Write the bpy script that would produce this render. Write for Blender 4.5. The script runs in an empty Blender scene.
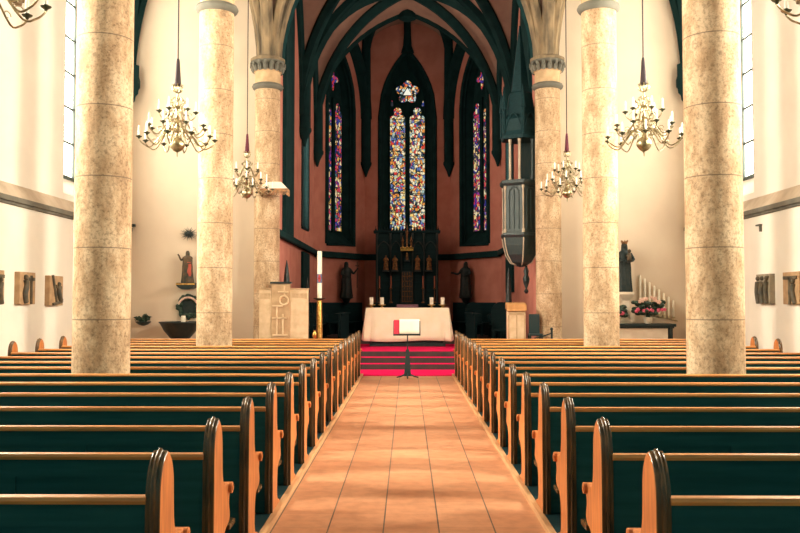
import bpy, bmesh, math, random
from math import sin, cos, pi, sqrt, atan2, radians
from mathutils import Vector, Matrix
random.seed(7)
SC = bpy.context.scene
COL = SC.collection

# ------------------------------------------------------------------ survey
F, VX, VY, EYE = 870.0, 407.5, 301.5, 1.6
def X(px, d): return (px - VX) * d / F
def Z(py, d): return EYE + (VY - py) * d / F

# ------------------------------------------------------------------ materials
def _new(name):
    m = bpy.data.materials.new(name); m.use_nodes = True
    nt = m.node_tree; b = nt.nodes['Principled BSDF']
    return m, nt, b
def plain(name, c, rough=.6, metal=0.0, spec=.5):
    m, nt, b = _new(name)
    b.inputs['Base Color'].default_value = (*c, 1)
    b.inputs['Roughness'].default_value = rough
    b.inputs['Metallic'].default_value = metal
    b.inputs['Specular IOR Level'].default_value = spec
    return m
def mottled(name, c1, c2, scale=6, stretch=(1, 1, 1), rough=.7, detail=6, lo=.35, hi=.65, bump=0.0, metal=0.0, spec=.5):
    m, nt, b = _new(name); N = nt.nodes; L = nt.links
    tc = N.new('ShaderNodeTexCoord'); mp = N.new('ShaderNodeMapping'); mp.inputs['Scale'].default_value = stretch
    nz = N.new('ShaderNodeTexNoise'); nz.inputs['Scale'].default_value = scale; nz.inputs['Detail'].default_value = detail
    rp = N.new('ShaderNodeValToRGB')
    rp.color_ramp.elements[0].position = lo; rp.color_ramp.elements[0].color = (*c1, 1)
    rp.color_ramp.elements[1].position = hi; rp.color_ramp.elements[1].color = (*c2, 1)
    L.new(tc.outputs['Object'], mp.inputs['Vector']); L.new(mp.outputs['Vector'], nz.inputs['Vector'])
    L.new(nz.outputs['Fac'], rp.inputs['Fac']); L.new(rp.outputs['Color'], b.inputs['Base Color'])
    b.inputs['Roughness'].default_value = rough; b.inputs['Metallic'].default_value = metal
    b.inputs['Specular IOR Level'].default_value = spec
    if bump:
        bp = N.new('ShaderNodeBump'); bp.inputs['Strength'].default_value = bump; bp.inputs['Distance'].default_value = .02
        L.new(nz.outputs['Fac'], bp.inputs['Height']); L.new(bp.outputs['Normal'], b.inputs['Normal'])
    return m

M = {}
M['plaster'] = mottled('plaster', (.78, .74, .66), (.84, .80, .71), 1.2, rough=.9, spec=.1)
M['plaster_warm'] = mottled('plaster_warm', (.71, .59, .455), (.77, .655, .51), .8, rough=.9, spec=.1)
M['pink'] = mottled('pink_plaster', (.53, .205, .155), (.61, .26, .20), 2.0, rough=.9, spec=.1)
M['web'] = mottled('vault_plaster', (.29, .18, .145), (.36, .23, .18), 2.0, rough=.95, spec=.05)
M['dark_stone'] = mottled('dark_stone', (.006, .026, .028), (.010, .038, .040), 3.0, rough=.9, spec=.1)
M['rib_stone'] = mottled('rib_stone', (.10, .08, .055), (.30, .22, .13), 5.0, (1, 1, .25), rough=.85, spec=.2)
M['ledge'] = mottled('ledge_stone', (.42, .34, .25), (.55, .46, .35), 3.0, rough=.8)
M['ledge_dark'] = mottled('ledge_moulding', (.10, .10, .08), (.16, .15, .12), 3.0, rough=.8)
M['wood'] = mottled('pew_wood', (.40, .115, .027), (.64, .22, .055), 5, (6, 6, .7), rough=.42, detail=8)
M['wood_shade_kneeler'] = mottled('pew_edge_shade_kneeler_wood', (.05, .038, .022), (.17, .085, .032), 5, (6, 6, .7), rough=.22)  # shade on the pew ends' rear faces put into the colour; kneeler brown too
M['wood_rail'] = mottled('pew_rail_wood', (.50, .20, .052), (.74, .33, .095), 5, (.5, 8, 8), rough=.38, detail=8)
M['wood_shade_teal'] = mottled('pew_shade_teal_wood', (.009, .070, .075), (.014, .090, .095), 4, (.4, 6, 6), rough=.62, spec=.12)  # shade on the pew backs and its teal cast put into the wood colour
M['stall_wood'] = mottled('stall_wood', (.005, .024, .028), (.008, .034, .040), 4, (.4, 6, 6), rough=.6, spec=.15)
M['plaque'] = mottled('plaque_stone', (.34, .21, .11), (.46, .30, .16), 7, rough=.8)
M['plaque_dark'] = mottled('plaque_dark_bronze', (.05, .048, .036), (.12, .09, .05), 7, rough=.7)  # carvings in a darker tone than their slabs
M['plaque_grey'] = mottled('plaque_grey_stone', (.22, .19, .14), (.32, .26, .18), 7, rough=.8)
M['plat'] = mottled('platform_wood', (.42, .22, .10), (.62, .36, .17), 4, (6, .5, 6), rough=.5)
M['brass'] = mottled('brass', (.32, .27, .15), (.62, .55, .36), 14, rough=.32, metal=1.0)
M['brass_dark'] = plain('dark_brass', (.10, .11, .07), .45, .8)
M['gold'] = mottled('old_gold', (.45, .24, .05), (.80, .52, .16), 20, rough=.35, metal=.9)
M['gold_dim'] = mottled('dim_gold', (.08, .04, .018), (.34, .15, .045), 14, rough=.5, metal=.4)
M['candle'] = plain('candle_wax', (.86, .80, .66), .5)
M['bulb'] = plain('candle_sleeve', (.92, .88, .78), .5)
M['velvet'] = plain('wine_velvet', (.10, .012, .030), .8)
M['velvet_dark'] = plain('dark_velvet', (.030, .018, .024), .8)
M['cord'] = plain('cord', (.05, .03, .03), .8)
M['black'] = plain('black_metal', (.009, .028, .030), .5)
M['cloth'] = mottled('altar_linen', (.90, .87, .64), (.94, .92, .72), 4, rough=.85, spec=.1)
M['red'] = mottled('red_carpet', (.60, .006, .075), (.70, .010, .095), 30, rough=.95, spec=.05)
M['riser'] = mottled('step_riser', (.030, .030, .028), (.06, .035, .032), 6, rough=.9)
M['sand'] = mottled('sandstone', (.60, .44, .26), (.74, .57, .37), 5, rough=.85, bump=.2)
M['tan'] = mottled('tan_stone', (.42, .28, .15), (.55, .38, .22), 6, rough=.85, bump=.2)
M['leaf'] = mottled('dark_leaf', (.008, .030, .020), (.022, .055, .03), 12, rough=.6)
M['pinkflower'] = mottled('pink_petal', (.55, .05, .12), (.80, .18, .28), 25, rough=.7)
M['paleflower'] = mottled('pale_petal', (.80, .50, .40), (.85, .65, .55), 25, rough=.7)
M['bronze'] = mottled('dark_bronze', (.006, .024, .027), (.024, .034, .033), 9, rough=.45, metal=.3)
M['paint_red'] = plain('red_paint', (.45, .08, .05), .6)
M['painted'] = mottled('painted_robe', (.012, .026, .022), (.13, .075, .032), 9, rough=.5)
M['page'] = plain('book_page', (.88, .82, .68), .8)
M['book_red'] = plain('red_cover', (.50, .02, .05), .6)
M['violet'] = plain('violet_cloth', (.14, .06, .09), .8)
M['lead'] = plain('window_lead', (.05, .07, .065), .6)
M['white_stone'] = mottled('white_stone', (.74, .64, .50), (.82, .74, .60), 5, rough=.8)
M['carved_wood'] = mottled('pulpit_wood', (.006, .026, .030), (.022, .036, .034), 8, (3, 3, .6), rough=.5)
M['oak'] = mottled('oak', (.50, .24, .08), (.62, .33, .13), 4, (5, 5, .6), rough=.45)

def column_mat():
    m, nt, b = _new('column_stone'); N = nt.nodes; L = nt.links
    tc = N.new('ShaderNodeTexCoord')
    n1 = N.new('ShaderNodeTexNoise'); n1.inputs['Scale'].default_value = 3.2; n1.inputs['Detail'].default_value = 9; n1.inputs['Roughness'].default_value = .72
    mp = N.new('ShaderNodeMapping'); mp.inputs['Scale'].default_value = (1, 1, .45)
    L.new(tc.outputs['Object'], mp.inputs['Vector']); L.new(mp.outputs['Vector'], n1.inputs['Vector'])
    r1 = N.new('ShaderNodeValToRGB'); e = r1.color_ramp.elements
    e[0].position = .28; e[0].color = (.22, .145, .088, 1); e[1].position = .60; e[1].color = (.66, .50, .33, 1)
    k = e.new(.46); k.color = (.47, .315, .185, 1)
    L.new(n1.outputs['Fac'], r1.inputs['Fac'])
    n2 = N.new('ShaderNodeTexNoise'); n2.inputs['Scale'].default_value = 26; n2.inputs['Detail'].default_value = 6; n2.inputs['Roughness'].default_value = .8
    L.new(tc.outputs['Object'], n2.inputs['Vector'])
    r2 = N.new('ShaderNodeValToRGB'); r2.color_ramp.elements[0].position = .36; r2.color_ramp.elements[0].color = (.36, .34, .32, 1)
    r2.color_ramp.elements[1].position = .52; r2.color_ramp.elements[1].color = (1, 1, 1, 1)
    L.new(n2.outputs['Fac'], r2.inputs['Fac'])
    mx = N.new('ShaderNodeMix'); mx.data_type = 'RGBA'; mx.blend_type = 'MULTIPLY'; mx.inputs[0].default_value = .8
    L.new(r1.outputs['Color'], mx.inputs[6]); L.new(r2.outputs['Color'], mx.inputs[7])
    # drum joints every 0.81 m
    sx = N.new('ShaderNodeSeparateXYZ'); L.new(tc.outputs['Object'], sx.inputs[0])
    ad = N.new('ShaderNodeMath'); ad.operation = 'ADD'; ad.inputs[1].default_value = 10 * .81 - .58
    L.new(sx.outputs['Z'], ad.inputs[0])
    md = N.new('ShaderNodeMath'); md.operation = 'MODULO'; md.inputs[1].default_value = .81
    L.new(ad.outputs[0], md.inputs[0])
    lt = N.new('ShaderNodeMath'); lt.operation = 'LESS_THAN'; lt.inputs[1].default_value = .013
    L.new(md.outputs[0], lt.inputs[0])
    m2 = N.new('ShaderNodeMix'); m2.data_type = 'RGBA'; m2.inputs[7].default_value = (.14, .10, .07, 1)
    mm = N.new('ShaderNodeMath'); mm.operation = 'MULTIPLY'; mm.inputs[1].default_value = .75
    L.new(lt.outputs[0], mm.inputs[0]); L.new(mm.outputs[0], m2.inputs[0]); L.new(mx.outputs[2], m2.inputs[6])
    L.new(m2.outputs[2], b.inputs['Base Color']); b.inputs['Roughness'].default_value = .85
    b.inputs['Specular IOR Level'].default_value = .2
    bp = N.new('ShaderNodeBump'); bp.inputs['Strength'].default_value = .25; bp.inputs['Distance'].default_value = .02
    L.new(n2.outputs['Fac'], bp.inputs['Height']); L.new(bp.outputs['Normal'], b.inputs['Normal'])
    return m
M['column'] = column_mat()

def tile_mat():
    m, nt, b = _new('terracotta_tiles'); N = nt.nodes; L = nt.links
    tc = N.new('ShaderNodeTexCoord'); mp = N.new('ShaderNodeMapping')
    mp.inputs['Location'].default_value = (.17, 0, 0)
    L.new(tc.outputs['Object'], mp.inputs['Vector'])
    br = N.new('ShaderNodeTexBrick'); br.offset = 0.0; br.squash = 1.0
    br.inputs['Scale'].default_value = 1.0; br.inputs['Brick Width'].default_value = .39; br.inputs['Row Height'].default_value = .39
    br.inputs['Mortar Size'].default_value = .004; br.inputs['Mortar Smooth'].default_value = .3
    br.inputs['Color1'].default_value = (.55, .25, .125, 1); br.inputs['Color2'].default_value = (.65, .32, .17, 1)
    br.inputs['Mortar'].default_value = (.50, .24, .14, 1)
    L.new(mp.outputs['Vector'], br.inputs['Vector'])
    nz = N.new('ShaderNodeTexNoise'); nz.inputs['Scale'].default_value = 9; nz.inputs['Detail'].default_value = 8
    L.new(tc.outputs['Object'], nz.inputs['Vector'])
    rp = N.new('ShaderNodeValToRGB'); rp.color_ramp.elements[0].position = .3; rp.color_ramp.elements[0].color = (.72, .70, .68, 1)
    rp.color_ramp.elements[1].position = .6; rp.color_ramp.elements[1].color = (1, 1, 1, 1)
    L.new(nz.outputs['Fac'], rp.inputs['Fac'])
    mx = N.new('ShaderNodeMix'); mx.data_type = 'RGBA'; mx.blend_type = 'MULTIPLY'; mx.inputs[0].default_value = .7
    sx = N.new('ShaderNodeSeparateXYZ'); L.new(mp.outputs['Vector'], sx.inputs[0])
    ad = N.new('ShaderNodeMath'); ad.operation = 'ADD'; ad.inputs[1].default_value = 39.005; L.new(sx.outputs['X'], ad.inputs[0])
    md = N.new('ShaderNodeMath'); md.operation = 'MODULO'; md.inputs[1].default_value = .39; L.new(ad.outputs[0], md.inputs[0])
    lt = N.new('ShaderNodeMath'); lt.operation = 'LESS_THAN'; lt.inputs[1].default_value = .010; L.new(md.outputs[0], lt.inputs[0])
    jn = N.new('ShaderNodeMix'); jn.data_type = 'RGBA'; jn.inputs[7].default_value = (.09, .085, .07, 1)
    L.new(lt.outputs[0], jn.inputs[0]); L.new(br.outputs['Color'], jn.inputs[6])
    L.new(jn.outputs[2], mx.inputs[6]); L.new(rp.outputs['Color'], mx.inputs[7])
    L.new(mx.outputs[2], b.inputs['Base Color']); b.inputs['Roughness'].default_value = .42
    bp = N.new('ShaderNodeBump'); bp.inputs['Strength'].default_value = .12; bp.inputs['Distance'].default_value = .02
    L.new(nz.outputs['Fac'], bp.inputs['Height']); L.new(bp.outputs['Normal'], b.inputs['Normal'])
    return m
M['tiles'] = tile_mat()

def glass_mat(name, palette, strength, scale=(9, 9, 7)):
    m = bpy.data.materials.new(name); m.use_nodes = True; nt = m.node_tree; N = nt.nodes; L = nt.links
    N.clear(); out = N.new('ShaderNodeOutputMaterial'); em = N.new('ShaderNodeEmission'); em.inputs['Strength'].default_value = strength
    tc = N.new('ShaderNodeTexCoord'); mp = N.new('ShaderNodeMapping'); mp.inputs['Scale'].default_value = scale
    L.new(tc.outputs['Object'], mp.inputs['Vector'])
    v = N.new('ShaderNodeTexVoronoi'); v.distance = 'CHEBYCHEV'; v.inputs['Scale'].default_value = 1.0
    L.new(mp.outputs['Vector'], v.inputs['Vector'])
    s = N.new('ShaderNodeSeparateColor'); L.new(v.outputs['Color'], s.inputs[0])
    nz = N.new('ShaderNodeTexNoise'); nz.inputs['Scale'].default_value = 2.2; L.new(tc.outputs['Object'], nz.inputs['Vector'])
    a = N.new('ShaderNodeMath'); a.operation = 'MULTIPLY'; a.inputs[1].default_value = .72; L.new(s.outputs[0], a.inputs[0])
    a3 = N.new('ShaderNodeMath'); a3.operation = 'MULTIPLY_ADD'; a3.inputs[1].default_value = .8; a3.inputs[2].default_value = -.26; L.new(nz.outputs['Fac'], a3.inputs[0])
    a2 = N.new('ShaderNodeMath'); a2.operation = 'ADD'; L.new(a.outputs[0], a2.inputs[0]); L.new(a3.outputs[0], a2.inputs[1])
    rp = N.new('ShaderNodeValToRGB'); rp.color_ramp.interpolation = 'CONSTANT'
    el = rp.color_ramp.elements
    while len(el) > 1: el.remove(el[-1])
    n = len(palette); el[0].position = 0; el[0].color = (*palette[0], 1)
    for i in range(1, n):
        e = el.new(i / n); e.color = (*palette[i], 1)
    L.new(a2.outputs[0], rp.inputs['Fac'])
    v2 = N.new('ShaderNodeTexVoronoi'); v2.feature = 'DISTANCE_TO_EDGE'; v2.inputs['Scale'].default_value = 1.0
    L.new(mp.outputs['Vector'], v2.inputs['Vector'])
    g = N.new('ShaderNodeMath'); g.operation = 'GREATER_THAN'; g.inputs[1].default_value = .05; L.new(v2.outputs['Distance'], g.inputs[0])
    mx = N.new('ShaderNodeMix'); mx.data_type = 'RGBA'; mx.inputs[6].default_value = (.004, .012, .010, 1)
    L.new(g.outputs[0], mx.inputs[0]); L.new(rp.outputs['Color'], mx.inputs[7])
    L.new(mx.outputs[2], em.inputs['Color']); L.new(em.outputs[0], out.inputs['Surface'])
    return m
M['glass_center'] = glass_mat('stained_glass_pale', [(.9, .70, .36), (.05, .07, .25), (.65, .05, .03), (.92, .80, .50), (.35, .48, .45), (.9, .62, .18), (.03, .04, .05), (.75, .28, .06), (.92, .80, .52), (.03, .05, .06), (.12, .18, .42), (.6, .04, .04), (.9, .66, .28)], .85, (10, 10, 7.5))
M['glass_rose'] = glass_mat('stained_glass_rose', [(.8, .35, .08), (.9, .75, .45), (.05, .08, .28), (.02, .03, .03), (.75, .28, .06), (.7, .08, .05), (.5, .62, .6), (.02, .03, .04), (.85, .5, .15)], .85, (9.5, 9.5, 9.5))
M['glass_left'] = glass_mat('stained_glass_red_violet', [(.50, .03, .03), (.04, .03, .22), (.02, .03, .04), (.75, .40, .08), (.20, .03, .22), (.55, .06, .04), (.03, .05, .25), (.8, .62, .35), (.03, .03, .04), (.55, .05, .10), (.06, .16, .18), (.7, .22, .04)], .80, (8.5, 8.5, 6.0))
M['glass_right'] = glass_mat('stained_glass_violet_gold', [(.45, .03, .06), (.06, .03, .26), (.03, .03, .05), (.8, .60, .25), (.25, .04, .26), (.55, .06, .05), (.8, .68, .42), (.04, .04, .24), (.03, .03, .05), (.6, .05, .08), (.7, .3, .1), (.16, .10, .32)], .80, (8.5, 8.5, 6.0))
def emit(name, c, s):
    m = bpy.data.materials.new(name); m.use_nodes = True; nt = m.node_tree; N = nt.nodes; N.clear()
    out = N.new('ShaderNodeOutputMaterial'); em = N.new('ShaderNodeEmission')
    em.inputs['Color'].default_value = (*c, 1); em.inputs['Strength'].default_value = s
    nt.links.new(em.outputs[0], out.inputs['Surface']); return m
WIN_TINT = (1.0, .90, .72)
M['daylight'] = emit('daylit_glass', WIN_TINT, 125.0)
M['daylight_dim'] = emit('dimmed_daylit_glass', WIN_TINT, 14.0)  # far aisle windows simply set dimmer so the end walls stay tan
M['daylight_chancel'] = emit('chancel_glass', (1.0, .82, .62), 8.0)
M['pale_glass'] = emit('pale_glass', (.85, .82, .68), .9)

# ------------------------------------------------------------------ mesh builder
class MB:
    def __init__(s): s.v = []; s.f = []
    def add(s, vs, fs):
        o = len(s.v); s.v += [tuple(p) for p in vs]; s.f += [tuple(i + o for i in f) for f in fs]; return s
    def box(s, x0, x1, y0, y1, z0, z1):
        return s.add([(x, y, z) for z in (z0, z1) for y in (y0, y1) for x in (x0, x1)],
                     [(0, 1, 3, 2), (4, 6, 7, 5), (0, 4, 5, 1), (2, 3, 7, 6), (0, 2, 6, 4), (1, 5, 7, 3)])
    def quad(s, a, b, c, d): return s.add([a, b, c, d], [(0, 1, 2, 3)])
    def lathe(s, prof, c=(0, 0, 0), n=16, rot=0, sx=1, sy=1, mod=None):
        vs = []
        for i, (r, z) in enumerate(prof):
            for k in range(n):
                a = 2 * pi * k / n + rot
                rr = r * (mod(a, i) if mod else 1)
                vs.append((c[0] + rr * cos(a) * sx, c[1] + rr * sin(a) * sy, c[2] + z))
        m = len(prof); fs = [(i * n + k, i * n + (k + 1) % n, (i + 1) * n + (k + 1) % n, (i + 1) * n + k) for i in range(m - 1) for k in range(n)]
        fs.append(tuple(reversed(range(n)))); fs.append(tuple((m - 1) * n + k for k in range(n)))
        return s.add(vs, fs)
    def tube(s, pts, r, n=8, cap=True):
        pts = [Vector(p) for p in pts]; vs = []; m = len(pts)
        T = [(pts[min(i + 1, m - 1)] - pts[max(i - 1, 0)]).normalized() for i in range(m)]
        u = Vector((0, 0, 1)) if abs(T[0].z) < .9 else Vector((0, 1, 0))
        u = (u - T[0] * u.dot(T[0])).normalized()
        for i in range(m):
            u = (u - T[i] * u.dot(T[i])).normalized(); w = T[i].cross(u)
            rr = r[i] if isinstance(r, (list, tuple)) else r
            for k in range(n):
                a = 2 * pi * (k + .5) / n
                vs.append(pts[i] + (u * cos(a) + w * sin(a)) * rr)
        fs = [(i * n + k, i * n + (k + 1) % n, (i + 1) * n + (k + 1) % n, (i + 1) * n + k) for i in range(m - 1) for k in range(n)]
        if cap: fs += [tuple(reversed(range(n))), tuple((m - 1) * n + k for k in range(n))]
        return s.add(vs, fs)
    def prism(s, outline, f0, f1):
        """outline: 2-D points; f0/f1 map (a,b) to 3-D on either face"""
        n = len(outline)
        vs = [f0(a, b) for a, b in outline] + [f1(a, b) for a, b in outline]
        fs = [tuple(range(n)), tuple(reversed(range(n, 2 * n)))] + [(i, n + i, n + (i + 1) % n, (i + 1) % n) for i in range(n)]
        return s.add(vs, fs)
    def ball(s, c, r, n=12, m=8, sx=1, sy=1, sz=1):
        prof = [(r * max(sin(pi * i / m), .02), -r * cos(pi * i / m) * sz) for i in range(m + 1)]
        return s.lathe(prof, c, n, sx=sx, sy=sy)
    def grid(s, fn, nu, nv):
        vs = [fn(i / nu, j / nv) for j in range(nv + 1) for i in range(nu + 1)]
        w = nu + 1
        return s.add(vs, [(j * w + i, j * w + i + 1, (j + 1) * w + i + 1, (j + 1) * w + i) for j in range(nv) for i in range(nu)])
    def build(s, name, mat, parent=None, smooth=None, bevel=0, normals=True):
        me = bpy.data.meshes.new(name); me.from_pydata(s.v, [], s.f)
        if normals:
            bm = bmesh.new(); bm.from_mesh(me); bmesh.ops.recalc_face_normals(bm, faces=bm.faces); bm.to_mesh(me); bm.free()
        me.materials.append(M[mat] if isinstance(mat, str) else mat)
        if smooth:
            me.shade_smooth(); me.set_sharp_from_angle(angle=radians(smooth))
        o = bpy.data.objects.new(name, me); COL.objects.link(o)
        if parent: o.parent = parent
        if bevel:
            b = o.modifiers.new('Bevel', 'BEVEL'); b.width = bevel; b.segments = 2; b.limit_method = 'ANGLE'
        return o

def tag(o, label, cat, group=None, kind=None):
    o['label'] = label; o['category'] = cat
    if group: o['group'] = group
    if kind: o['kind'] = kind
    return o
def thing(name, label, cat, loc=(0, 0, 0), rz=0, group=None):
    o = bpy.data.objects.new(name, None); COL.objects.link(o)
    o.location = loc; o.rotation_euler = (0, 0, rz); o.empty_display_size = .1
    return tag(o, label, cat, group)
def struct(o):
    o['kind'] = 'structure'; return o
def copy_tree(o, parent=None):
    c = o.copy(); COL.objects.link(c)
    if parent: c.parent = parent
    for ch in list(o.children): copy_tree(ch, c)
    return c
def smooth_pts(pts, k=4, closed=False):
    out = []; n = len(pts)
    rng = range(n) if closed else range(n - 1)
    for i in rng:
        g = (lambda j: pts[j % n]) if closed else (lambda j: pts[min(max(j, 0), n - 1)])
        p0, p1, p2, p3 = g(i - 1), g(i), g(i + 1), g(i + 2)
        for q in range(k):
            t = q / k
            out.append(tuple(.5 * ((2 * b) + (-a + c) * t + (2 * a - 5 * b + 4 * c - d) * t * t + (-a + 3 * b - 3 * c + d) * t ** 3) for a, b, c, d in zip(p0, p1, p2, p3)))
    if not closed: out.append(tuple(pts[-1]))
    return out

# ------------------------------------------------------------------ shell of the building
CX = 3.52; CY = [10.0, 15.85, 21.7]; CR = .32
AW = 7.1; UW = 7.3; SILL = 3.5; EAST = 22.1
CH = 3.4; CH0, CH1, CH2 = 22.1, 27.3, 31.5
AP = 1.69; APY = 34.2; CZ = .39; TOP = 13.6; REAR = -5.0
SPR = 7.5; APEX = 12.25

struct(MB().box(-7.8, 7.8, REAR, CH0, -.2, 0).build('floor', 'tiles'))
# chancel platform and its steps
struct(MB().box(-4.15, 4.15, 21.1, 22.05, 0, CZ).box(-CH, CH, 22.05, 31.5, 0, CZ).add(
    [(-CH, 31.5, 0), (CH, 31.5, 0), (AP, APY, 0), (-AP, APY, 0), (-CH, 31.5, CZ), (CH, 31.5, CZ), (AP, APY, CZ), (-AP, APY, CZ)],
    [(0, 3, 2, 1), (4, 5, 6, 7), (0, 1, 5, 4), (1, 2, 6, 5), (2, 3, 7, 6), (3, 0, 4, 7)]).build('floor_chancel', 'riser'))
struct(MB().box(-4.15, 4.15, 20.4, 21.1, 0, .13).build('trim_1', 'riser'))
struct(MB().box(-4.15, 4.15, 20.75, 21.1, .13, .26).build('trim_2', 'riser'))

def arch_z(x, hw, zs, za):
    h = za - zs
    if h >= hw:
        R = (hw * hw + h * h) / (2 * hw); return zs + sqrt(max(R * R - (R - x) ** 2, 0))
    return zs + h * sqrt(max(1 - ((hw - x) / hw) ** 2, 0))
def arch_outline(c, hw, zb, zs, za, n=10):
    p = [(c - hw, zb), (c - hw, zs)]
    for i in range(1, 2 * n):
        s = c - hw + hw * i / n
        p.append((s, arch_z(hw - abs(s - c), hw, zs, za)))
    return p + [(c + hw, zs), (c + hw, zb)]
def arched_wall(mb, P, s0, s1, z0, z1, ops, n=10):
    s = s0
    for (c, hw, zb, zs, za) in ops:
        mb.quad(P(s, z0, 0), P(c - hw, z0, 0), P(c - hw, z1, 0), P(s, z1, 0))
        mb.quad(P(c - hw, z0, 0), P(c + hw, z0, 0), P(c + hw, zb, 0), P(c - hw, zb, 0))
        o = arch_outline(c, hw, zb, zs, za, n)[1:-1]
        for a, b in zip(o, o[1:]):
            mb.quad(P(a[0], a[1], 0), P(b[0], b[1], 0), P(b[0], z1, 0), P(a[0], z1, 0))
        s = c + hw
    mb.quad(P(s, z0, 0), P(s1, z0, 0), P(s1, z1, 0), P(s, z1, 0))
def reveal(mb, P, o1, o2, depth):
    n = len(o1)
    for i in range(n):
        j = (i + 1) % n
        mb.quad(P(*o1[i], 0), P(*o1[j], 0), P(*o2[j], depth), P(*o2[i], depth))
def plate(mb, P, outline, d0, d1): mb.prism(outline, lambda a, b: P(a, b, d0), lambda a, b: P(a, b, d1))
def rim(mb, P, outline, d, r, n=6): mb.tube([P(a, b, d) for a, b in outline] + [P(*outline[0], d)], r, n)

# side walls with tall daylit windows
WINS = [(8.9, 'daylight', .62), (13.7, 'daylight', .62), (19.55, 'daylight_dim', 1.0)]
win_no = 1
for sgn, side in ((-1, 'left'), (1, 'right')):
    P = lambda s, z, d, sg=sgn: (sg * (UW + d), s, z)
    w = MB()
    w.box(sgn * AW, sgn * (AW + .5), REAR, EAST, 0, SILL - .14)
    ops = [(c, gw + .25, 3.9, 7.0 if gw < .9 else 9.0, 8.7 if gw < .9 else 10.9) for c, _, gw in WINS]
    arched_wall(w, P, REAR, EAST, SILL, TOP, ops)
    for op in ops:
        reveal(w, P, arch_outline(*op), arch_outline(op[0], op[1] - .25, 4.4, op[3], op[4] - .35), .45)
    struct(w.build('wall_' + side, 'plaster', normals=False))
    # sloping ledge with its dark moulding
    lg = MB().prism([(AW, SILL - .02), (UW + .02, SILL + .30), (UW + .02, SILL - .1), (AW, SILL - .1)], lambda a, b: (sgn * a, REAR, b), lambda a, b: (sgn * a, EAST, b))
    struct(lg.build('trim_ledge_' + side, 'ledge'))
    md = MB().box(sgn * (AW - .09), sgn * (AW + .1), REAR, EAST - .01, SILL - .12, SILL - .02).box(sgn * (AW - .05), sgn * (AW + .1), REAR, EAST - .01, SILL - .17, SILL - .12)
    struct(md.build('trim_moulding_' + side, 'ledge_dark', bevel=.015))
    for c, glz, gw in WINS:
        g = MB(); ol = arch_outline(c, gw, 4.4, 7.0 if gw < .9 else 9.0, 8.35 if gw < .9 else 10.55)
        g.add([P(a, b, .45) for a, b in ol], [tuple(range(len(ol)))])
        wo = struct(g.build('window_%d' % win_no, glz)); win_no += 1
        fr = MB(); rim(fr, P, ol, .42, .07)
        for dz in range(3 if gw < .9 else 6): fr.tube([P(c - gw, 5.2 + dz * .8, .41), P(c + gw, 5.2 + dz * .8, .41)], .03, 6)
        for ds in (-gw / 3, gw / 3): fr.tube([P(c + ds, 4.4, .4), P(c + ds, 7.7 if gw < .9 else 9.6, .4)], .045, 6)
        fr.build('window_bars', 'lead', wo)

# end walls of the side aisles
for sgn, side in ((-1, 'left'), (1, 'right')):
    w = MB().box(sgn * CH, sgn * (UW + .3), EAST, EAST + .3, 0, TOP)
    struct(w.build('wall_aisle_end_' + side, 'plaster_warm'))

# chancel walls
for sgn, side in ((-1, 'left'), (1, 'right')):
    P = lambda s, z, d, sg=sgn: (sg * (CH + d), s, z)
    w = MB(); op = (28.6, .85, 4.0, 8.8, 10.9); arched_wall(w, P, EAST + .3, CH2, 0, TOP, [op])
    struct(w.build('wall_chancel_' + side, 'pink', normals=False))
    ol = arch_outline(28.6, .70, 4.4, 8.8, 10.6)
    rv = MB(); reveal(rv, P, arch_outline(*op), ol, .5); rim(rv, P, arch_outline(*op), 0, .07); struct(rv.build('trim_window_splay_chancel_' + side, 'stall_wood'))
    wo = struct(MB().add([P(a, b, .5) for a, b in ol], [tuple(range(len(ol)))]).build('window_%d' % win_no, 'daylight_chancel')); win_no += 1
    fr = MB(); fr.tube([P(28.6, 4.4, .47), P(28.6, 10.3, .47)], .05, 6)
    for q in range(11): fr.tube([P(27.95, 4.9 + q * .45, .47), P(29.25, 4.9 + q * .45, .47)], .014, 6)
    fr.build('window_bars', 'lead', wo)
    struct(MB().box(sgn * (CH - .10), sgn * CH, 23.5, 25.2, SILL - .05, TOP - .6).build('trim_pier_' + side, 'dark_stone'))
    struct(MB().box(sgn * (CH - .08), sgn * CH, 27.7, 29.5, 1.9, 3.2).build('trim_niche_' + side, 'dark_stone'))
    struct(MB().box(sgn * (CH - .16), sgn * CH, EAST + .01, CH2, 3.27, 3.45).build('trim_sill_' + side, 'dark_stone', bevel=.03))

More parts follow.
